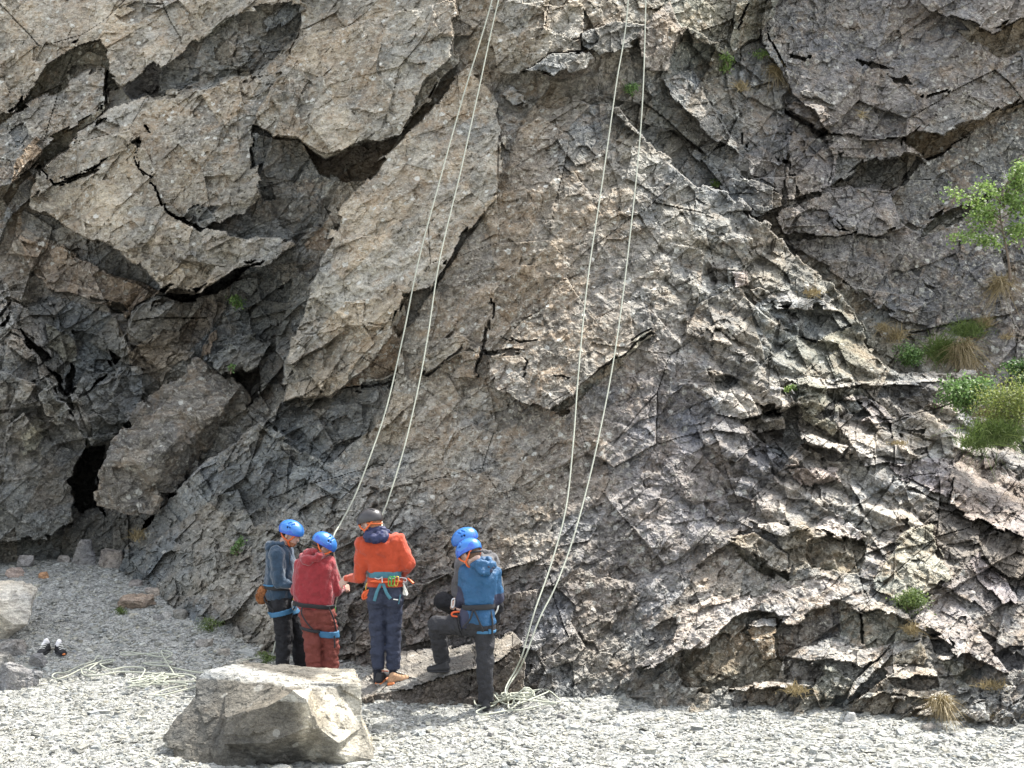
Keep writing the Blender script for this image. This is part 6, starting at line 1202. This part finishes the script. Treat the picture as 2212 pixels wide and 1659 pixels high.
def left_rope():
    A = strand([(1150,-340),(1063,0),(1000,210),(950,390),(905,560),(870,730),(835,880),(800,985),(765,1075),(735,1132)], 17.6, 14.35)
    A = A + [at(720, 1162, 14.3), at(724, 1210, 14.36), at(738, 1258, 14.42), Z1(800, 760, 14.45), Z1(770, 830, 14.43), Z1(748, 930, 14.40), Z1(745, 1000, 14.40), Z1(760, 1100, 14.5)]
    A = A + [Z1(700, 1300, 14.62), Z1(640, 1440, 14.7)] + [Z1(600, 1452, 14.75)]
    A = A + on_ground([(640, 1452)]) + [at(612, 1440, 14.95), at(602, 1400, 15.0), at(598, 1378, 15.02), at(594, 1392, 15.0), at(585, 1420, 14.95)] + on_ground([(560, 1432), (520, 1440), (490, 1452), (470, 1470)])
    t1 = on_ground([K5(*p) for p in [(1900,1130),(1750,1120),(1600,1090),(1500,1070),(1380,1060),(1290,1045),(1330,1025),(1450,1030),(1555,1035),(1480,1005),(1530,975),(1470,945),(1280,950),(1120,965),(1085,948),(1150,935),(1300,945),(1420,970),(1530,972),(1540,945),(1450,938)]], seed=5)
    t2 = on_ground([K5(*p) for p in [(1300,1090),(1120,1080),(1000,1095),(900,1040),(960,1025),(1030,1010),(980,1002),(900,1030),(780,1060),(620,1150),(520,1175),(470,1160),(500,1130),(600,1115),(720,1060),(840,1020),(870,975),(915,980),(920,1010),(850,1050),(800,1110),(860,1130)]], seed=6)
    t3 = on_ground([K5(*p) for p in [(740,1090),(760,1140),(900,1150),(1100,1110),(1400,1130),(1700,1140),(1750,1190),(1500,1200),(1380,1220),(1200,1240),(1150,1250),(1200,1225),(1300,1250),(1400,1215),(1640,1210),(1690,1230),(1620,1250),(1480,1285),(1385,1325),(1450,1330),(1600,1300),(1745,1245),(1800,1235)]], seed=7)
    full = A + t1 + heap(330, 1474, 85, 17, 14, 13, 0.03) + t2 + t3
    o = tubes('climbing_rope', [full], 0.0078, M_ROPE, seg=7, step=0.025)
    tag(o, 'pale rope held by the climber in red, strewn in loops on gravel', 'rope')
    B = strand([(1165,-340),(1077,0),(1035,190),(995,370),(950,560),(925,720),(905,830),(875,960),(845,1060),(825,1118)], 17.6, 14.25)
    B = B + [at(828, 1170, 13.98), at(836, 1240, 13.93), at(838, 1255, 13.90)]
    o = tubes('climbing_rope', [B], 0.0078, M_ROPE, seg=7, step=0.03)
    tag(o, 'pale rope strand coming down behind the black helmet of the climber in orange', 'rope')
left_rope()
def ground_shoes():
    for (x, y, dx, dy, lab, up, lc) in ((395, 925, -0.02, -0.24, 'dark trail shoe with white sock in it, left of the gravel pair', M_SOLE, M_WHT), (475, 935, 0.14, -0.20, 'dark trail shoe with orange toe, right one of the pair on the gravel', M_BLKT, M_WHT)):
        p = ground_hit(*K5(x, y)) + np.array([0, 0.15, 0.01]); r = empty('shoe', tuple(p)); tag(r, lab, 'shoe')
        heel = p + np.array([0, 0.0, 0.0]); toe = heel + np.array([dx, dy, 0.0])
        s = shoe(r, heel, toe, up, M_SOLE, lc, name='upper')
        d = unit(toe - heel)
        if up is M_BLKT: skin('toe_cap', [cap(toe - d * 0.030 + UPV * 0.034, toe - d * 0.022 + UPV * 0.030, 0.032, 0.028, 0.8, UPV)], M_OSOLE, r, 0.006, 0.01)
        skin('sock', [cap(heel + d * 0.04 + UPV * 0.10, heel + d * 0.06 + UPV * 0.135, 0.034, 0.028), cap(heel + d * 0.06 + UPV * 0.13, heel + d * 0.10 + UPV * 0.10 + A3((-0.03, 0, 0)), 0.022, 0.014)], M_WSOCK, r, 0.006, 0.02, wrinkle=0.006, wf=40)
ground_shoes()
# ================================================================== plants growing on the crag
def leaf_mat(name, col, tip=None, trans=0.35):
    m, n, b = NT(name); oi = nd(n, 'ShaderNodeNewGeometry'); a = oi.outputs['Random Per Island']
    c = ramp(n, a, [(0.0, tuple(x * 0.55 for x in col)), (0.6, col), (1.0, tip or tuple(min(1, x * 1.5) for x in col))])
    n.links.new(c, b.inputs['Base Color']); b.inputs['Roughness'].default_value = 0.55
    t = nd(n, 'ShaderNodeBsdfTranslucent'); n.links.new(c, t.inputs[0]); mx = nd(n, 'ShaderNodeMixShader'); mx.inputs[0].default_value = trans
    out = n.nodes['Material Output']; n.links.new(b.outputs[0], mx.inputs[1]); n.links.new(t.outputs[0], mx.inputs[2]); n.links.new(mx.outputs[0], out.inputs[0])
    return m
M_BIRCH = leaf_mat('birch_leaf', (0.17, 0.27, 0.065), (0.32, 0.42, 0.14), 0.45)
M_GREENL = leaf_mat('bramble_leaf', (0.12, 0.22, 0.06), (0.26, 0.38, 0.13))
M_GORSE = leaf_mat('gorse_leaf', (0.16, 0.21, 0.045), (0.36, 0.38, 0.11))
M_DKL = leaf_mat('ivy_leaf', (0.06, 0.13, 0.03), (0.12, 0.22, 0.06))
M_GRASS = leaf_mat('green_grass', (0.11, 0.165, 0.04), (0.22, 0.28, 0.09))
M_DRY = leaf_mat('dry_grass', (0.24, 0.185, 0.09), (0.36, 0.29, 0.16), 0.2)
M_TWIG = plain('twig_bark', (0.13, 0.10, 0.075), 0.85, 0.3, 60)
def leaves_vf(C, size, rg, droop=0.3, out=None):
    n = len(C); S = size * rg.uniform(.6, 1.3, n)
    d = rg.normal(size=(n, 3)); d[:, 2] -= droop; d /= np.linalg.norm(d, axis=1)[:, None]
    nn = rg.normal(size=(n, 3)) + np.array([0, -0.4, 0.9]); s = np.cross(d, nn); s /= np.linalg.norm(s, axis=1)[:, None]; nn = np.cross(s, d)
    a = C; b = C + (d * 0.45 + s * 0.34 + nn * 0.06) * S[:, None]; c = C + d * S[:, None]; e = C + (d * 0.45 - s * 0.34 + nn * 0.06) * S[:, None]
    V = np.stack([a, b, c, e], 1).reshape(-1, 3); F = np.arange(4 * n).reshape(-1, 4); return V, F
def bush(name, label, cat, u, v, ru, rv, nl, size, mat, seed, Y=None, twigs=14, clumps=10, rooty=0.9, group=None, depth=0.7, stemr=0.008):
    """stems fan out of the root point, leaves gather in clumps at their ends"""
    rg = np.random.default_rng(seed); Y = crag_Y(u, v + rv * 0.6) - 0.05 if Y is None else Y; s = Y / FPX
    base = at(u, v + rv * rooty, Y); c = at(u, v, Y - 0.6 * ru * s * depth)
    r = empty(name, tuple(base)); tag(r, label, cat, group)
    T = []; pts = []
    for i in range(clumps):
        d = rg.normal(size=3); d /= np.linalg.norm(d); q = rg.uniform(0.35, 0.95)
        e = c + d * q * np.array([ru * s, ru * s * depth, rv * s])
        mid = (base + e) / 2 + rg.normal(size=3) * 0.12 * ru * s
        T.append(tube_vf([base, mid, e], stemr, 5, step=0.06, taper=lambda t: 1 - 0.75 * t))
        k = nl // clumps; spread = rg.uniform(0.18, 0.34) * min(ru, rv * 1.6) * s
        pts.append(e + rg.normal(size=(k, 3)) * spread * np.array([1.1, .8, .7])); pts.append(mid + rg.normal(size=(k // 4, 3)) * spread * 0.8)
    V, F = merge(T); link('stem', mesh_np(V, F, True), M_TWIG, r)
    V, F = leaves_vf(np.vstack(pts), size, rg); link('foliage', mesh_np(V, F, False), mat, r)
    return r
def tussock(name, label, u, v, w, h, n, mat, seed, Y=None, lean=(0, -0.25, 1), group=None, cat='grass tuft', bend=0.8, parent=None):
    rg = np.random.default_rng(seed); Y = crag_Y(u, v) - 0.02 if Y is None else Y; s = Y / FPX; base = at(u, v, Y); V = []; F = []; o = 0
    for i in range(n):
        b = base + np.array([rg.normal(0, .24) * w * s, rg.uniform(-.12, .05), rg.normal(0, .16) * h * s])
        d = unit(np.array(lean) + rg.normal(size=3) * 0.55); L = h * s * rg.uniform(.5, 1.5); wd = 0.004 * rg.uniform(.7, 1.5); sd = unit(np.cross(d, (0, 1, 0.1)))
        for k in range(5):
            t = k / 4; p = b + d * L * t + np.array([d[0] * .4, -0.15, -bend]) * L * t * t * 0.55; ww = wd * (1 - t * .9); V += [p - sd * ww, p + sd * ww]
            if k < 4: F.append((o + 2 * k, o + 2 * k + 1, o + 2 * k + 3, o + 2 * k + 2))
        o += 10
    ob = link(name, mesh_np(np.array(V), np.array(F), False), mat, parent)
    return tag(ob, label, cat, group) if parent is None else ob
def sapling():
    Y = 17.9; B_ = lambda u, v, d=0.0: at(u, v, Y + d)
    r = empty('birch_sapling', tuple(B_(2180, 600))); tag(r, 'small bright green birch sapling growing from the crag at the right edge', 'tree')
    rg = np.random.default_rng(8)
    link('trunk', mesh_np(*tube_vf([B_(2182, 604, .1), B_(2178, 560), B_(2168, 510), B_(2160, 460), B_(2163, 420), B_(2185, 380)], 0.018, 7, taper=lambda t: 1 - .7 * t), True), M_TWIG, r)
    limbs = [[(2165,500),(2130,480),(2090,508),(2055,512)], [(2160,470),(2120,440),(2080,425),(2045,410)], [(2160,450),(2190,420),(2215,395)], [(2163,430),(2200,390),(2235,372)], [(2162,440),(2140,410),(2120,400)], [(2170,515),(2195,490),(2225,480)], [(2166,480),(2140,462),(2110,450)], [(2180,385),(2205,365),(2240,350)], [(2175,540),(2140,520),(2110,515)], [(2165,450),(2180,430),(2195,440)], [(2175,530),(2210,500),(2245,450)], [(2165,470),(2200,450),(2240,430)], [(2160,455),(2135,455),(2100,470)], [(2172,400),(2195,380),(2210,350)]]
    T = []; C = []
    for l in limbs:
        dd = rg.uniform(-.35, .25); pts = [B_(u, v, dd * i / (len(l) - 1)) for i, (u, v) in enumerate(l)]
        T.append(tube_vf(pts, 0.009, 5, taper=lambda t: 1 - .7 * t)); P = catmull(pts, 0.015)[8:]
        P = P[rg.integers(0, len(P), 300)]; C.append(P + rg.normal(size=P.shape) * np.array([.055, .07, .045]))
    V, F = merge(T); link('branches', mesh_np(V, F, True), M_TWIG, r)
    V, F = leaves_vf(np.vstack(C), 0.045, rg, 0.5); link('crown', mesh_np(V, F, False), M_BIRCH, r)
sapling()
bush('shrub', 'low leafy green shrub on the right-hand shelf, left of the yellow gorse', 'shrub', 2088, 850, 62, 32, 2400, 0.040, M_GREENL, 21, Y=16.6, clumps=22)
bush('gorse_bush', 'yellow-green gorse bush at the right edge of the shelf', 'shrub', 2188, 868, 72, 62, 5200, 0.026, M_GORSE, 22, Y=16.2, clumps=34)
bush('shrub', 'dark green shrub at the right edge behind the gorse bush', 'shrub', 2218, 800, 40, 34, 1500, 0.038, M_DKL, 23, Y=17.2, clumps=14)
bush('shrub', 'small green heather shrub at the left end of the grassy gully', 'shrub', 1968, 765, 30, 22, 1100, 0.030, M_GREENL, 24, clumps=14)
bush('shrub', 'dense dark green cushion shrub above the lower right block', 'shrub', 1962, 1296, 38, 22, 1500, 0.024, M_GRASS, 25, clumps=18)
bush('plant', 'bright green leafy plant in the upper crack right of the ropes', 'plant', 1572, 132, 24, 28, 420, 0.034, M_BIRCH, 26, clumps=9)
bush('plant', 'pale green seedling right of the bright leafy plant', 'plant', 1650, 114, 24, 13, 200, 0.030, M_BIRCH, 27, clumps=6)
bush('plant', 'small dark green plant between the two right rope strands high up', 'plant', 1364, 190, 22, 13, 280, 0.032, M_GREENL, 28, clumps=7)
bush('plant', 'tiny bright sprig on the sunlit ridge right of the ropes', 'plant', 1546, 395, 10, 13, 70, 0.034, M_BIRCH, 29, clumps=4)
bush('plant', 'small fern under the dark overhang on the left', 'plant', 509, 648, 18, 17, 260, 0.034, M_GREENL, 30, clumps=7)
bush('plant', 'small plant in the crack beside the grey block above the leaning boulder', 'plant', 498, 797, 8, 12, 60, 0.034, M_GREENL, 31, clumps=3)
bush('plant', 'drooping green fern on the rock left of the climber in the slate blue fleece', 'plant', 512, 1176, 14, 24, 190, 0.030, M_GREENL, 32, clumps=7)
bush('plant', 'low plant at the sunlit ledge right of centre', 'plant', 1702, 838, 26, 8, 150, 0.028, M_BIRCH, 33, clumps=6)
bush('moss_cushion', 'olive moss cushion on the buttress foot left of the climbers', 'moss', 452, 1350, 22, 18, 900, 0.014, M_GRASS, 34, clumps=10, stemr=0.002)
bush('moss_cushion', 'green moss at the gravel edge behind the feet of the left climber', 'moss', 575, 1420, 26, 10, 700, 0.016, M_GRASS, 35, Y=14.95, clumps=10, stemr=0.002)
bush('moss_cushion', 'dark moss on the left end of the long brown rock', 'moss', 262, 1318, 14, 7, 500, 0.014, M_GRASS, 36, Y=float(ground_hit(262, 1324)[1]) - 0.02, clumps=8, stemr=0.002)
tussock('grass_tuft', 'broad green grass tuft in front of the gorse bush', 2150, 945, 110, 55, 900, M_GRASS, 41, Y=15.9)
tussock('grass_tuft', 'bright grass spilling down to the left of the gorse bush', 2105, 960, 60, 35, 420, M_GRASS, 42, Y=15.8)
tussock('grass_tuft', 'long green grass in the gully right of the heather shrub', 2030, 768, 60, 62, 520, M_GRASS, 43)
tussock('grass_tuft', 'green grass at the top of the gully under the birch sapling', 2085, 720, 70, 40, 420, M_GRASS, 44)
tussock('grass_tuft', 'straw coloured grass hanging down the gully', 2075, 758, 46, 66, 420, M_DRY, 45, lean=(-0.1, -0.5, 0.3), bend=1.6)
tussock('grass_tuft', 'straw grass at the upper right end of the gully', 2125, 702, 30, 30, 160, M_DRY, 46)
tussock('grass_tuft', 'dry grass hanging below the root of the birch sapling', 2160, 612, 34, 50, 240, M_DRY, 47, lean=(-0.3, -0.4, 0.2), bend=1.6)
tussock('grass_tuft', 'brown dead growth at the bottom of the green shrub', 2130, 895, 50, 30, 240, M_DRY, 48, Y=16.3, bend=1.2)
tussock('grass_tuft', 'orange-brown grass tuft drooping onto the gravel, lower right', 2030, 1520, 36, 48, 380, M_DRY, 49, Y=12.75, lean=(0.0, -0.5, 0.7), bend=1.6)
tussock('grass_tuft', 'dry grass tuft beside the dark block below the cushion shrub', 1968, 1362, 30, 26, 180, M_DRY, 50)
tussock('grass_tuft', 'thin yellow grass at the base of the crag right of the rope heap', 1716, 1492, 44, 26, 150, M_DRY, 51)
tussock('grass_tuft', 'short dry grass on the sunlit slab left of the gorse', 1938, 958, 34, 12, 100, M_DRY, 52)
tussock('grass_tuft', 'yellow tuft on the ridge top above the pale slab', 1752, 635, 44, 18, 130, M_DRY, 53)
tussock('grass_tuft', 'dry grass below the grey shoulder left of the grassy gully', 1935, 730, 40, 34, 170, M_DRY, 54)
tussock('grass_tuft', 'yellowish grass between the ridge and the heather shrub', 1905, 712, 26, 22, 110, M_DRY, 55)
tussock('grass_tuft', 'brown grass tuft under the upper leafy plants', 1598, 192, 28, 22, 130, M_DRY, 56)
tussock('grass_tuft', 'dead hanging grass right of the upper leafy plants', 1672, 152, 40, 36, 170, M_DRY, 57, lean=(0, -0.4, 0.2), bend=1.5)
tussock('grass_tuft', 'dry grass in the lower right corner of the crag', 2150, 1545, 70, 18, 200, M_DRY, 58, Y=12.9)
tussock('grass_tuft', 'short yellow grass on the lower right rocks above the corner', 2140, 1480, 60, 20, 160, M_DRY, 59)
tussock('grass_tuft', 'rusty dead grass at the foot of the wall by the dark cave block', 300, 1160, 30, 30, 90, M_DRY, 60)
tussock('grass_tuft', 'tiny straw tuft halfway up the wall under the white lichen', 1860, 252, 8, 24, 40, M_DRY, 61)
tussock('grass_tuft', 'small dry tuft on the wall below the birch roots', 2172, 730, 30, 16, 80, M_DRY, 62)
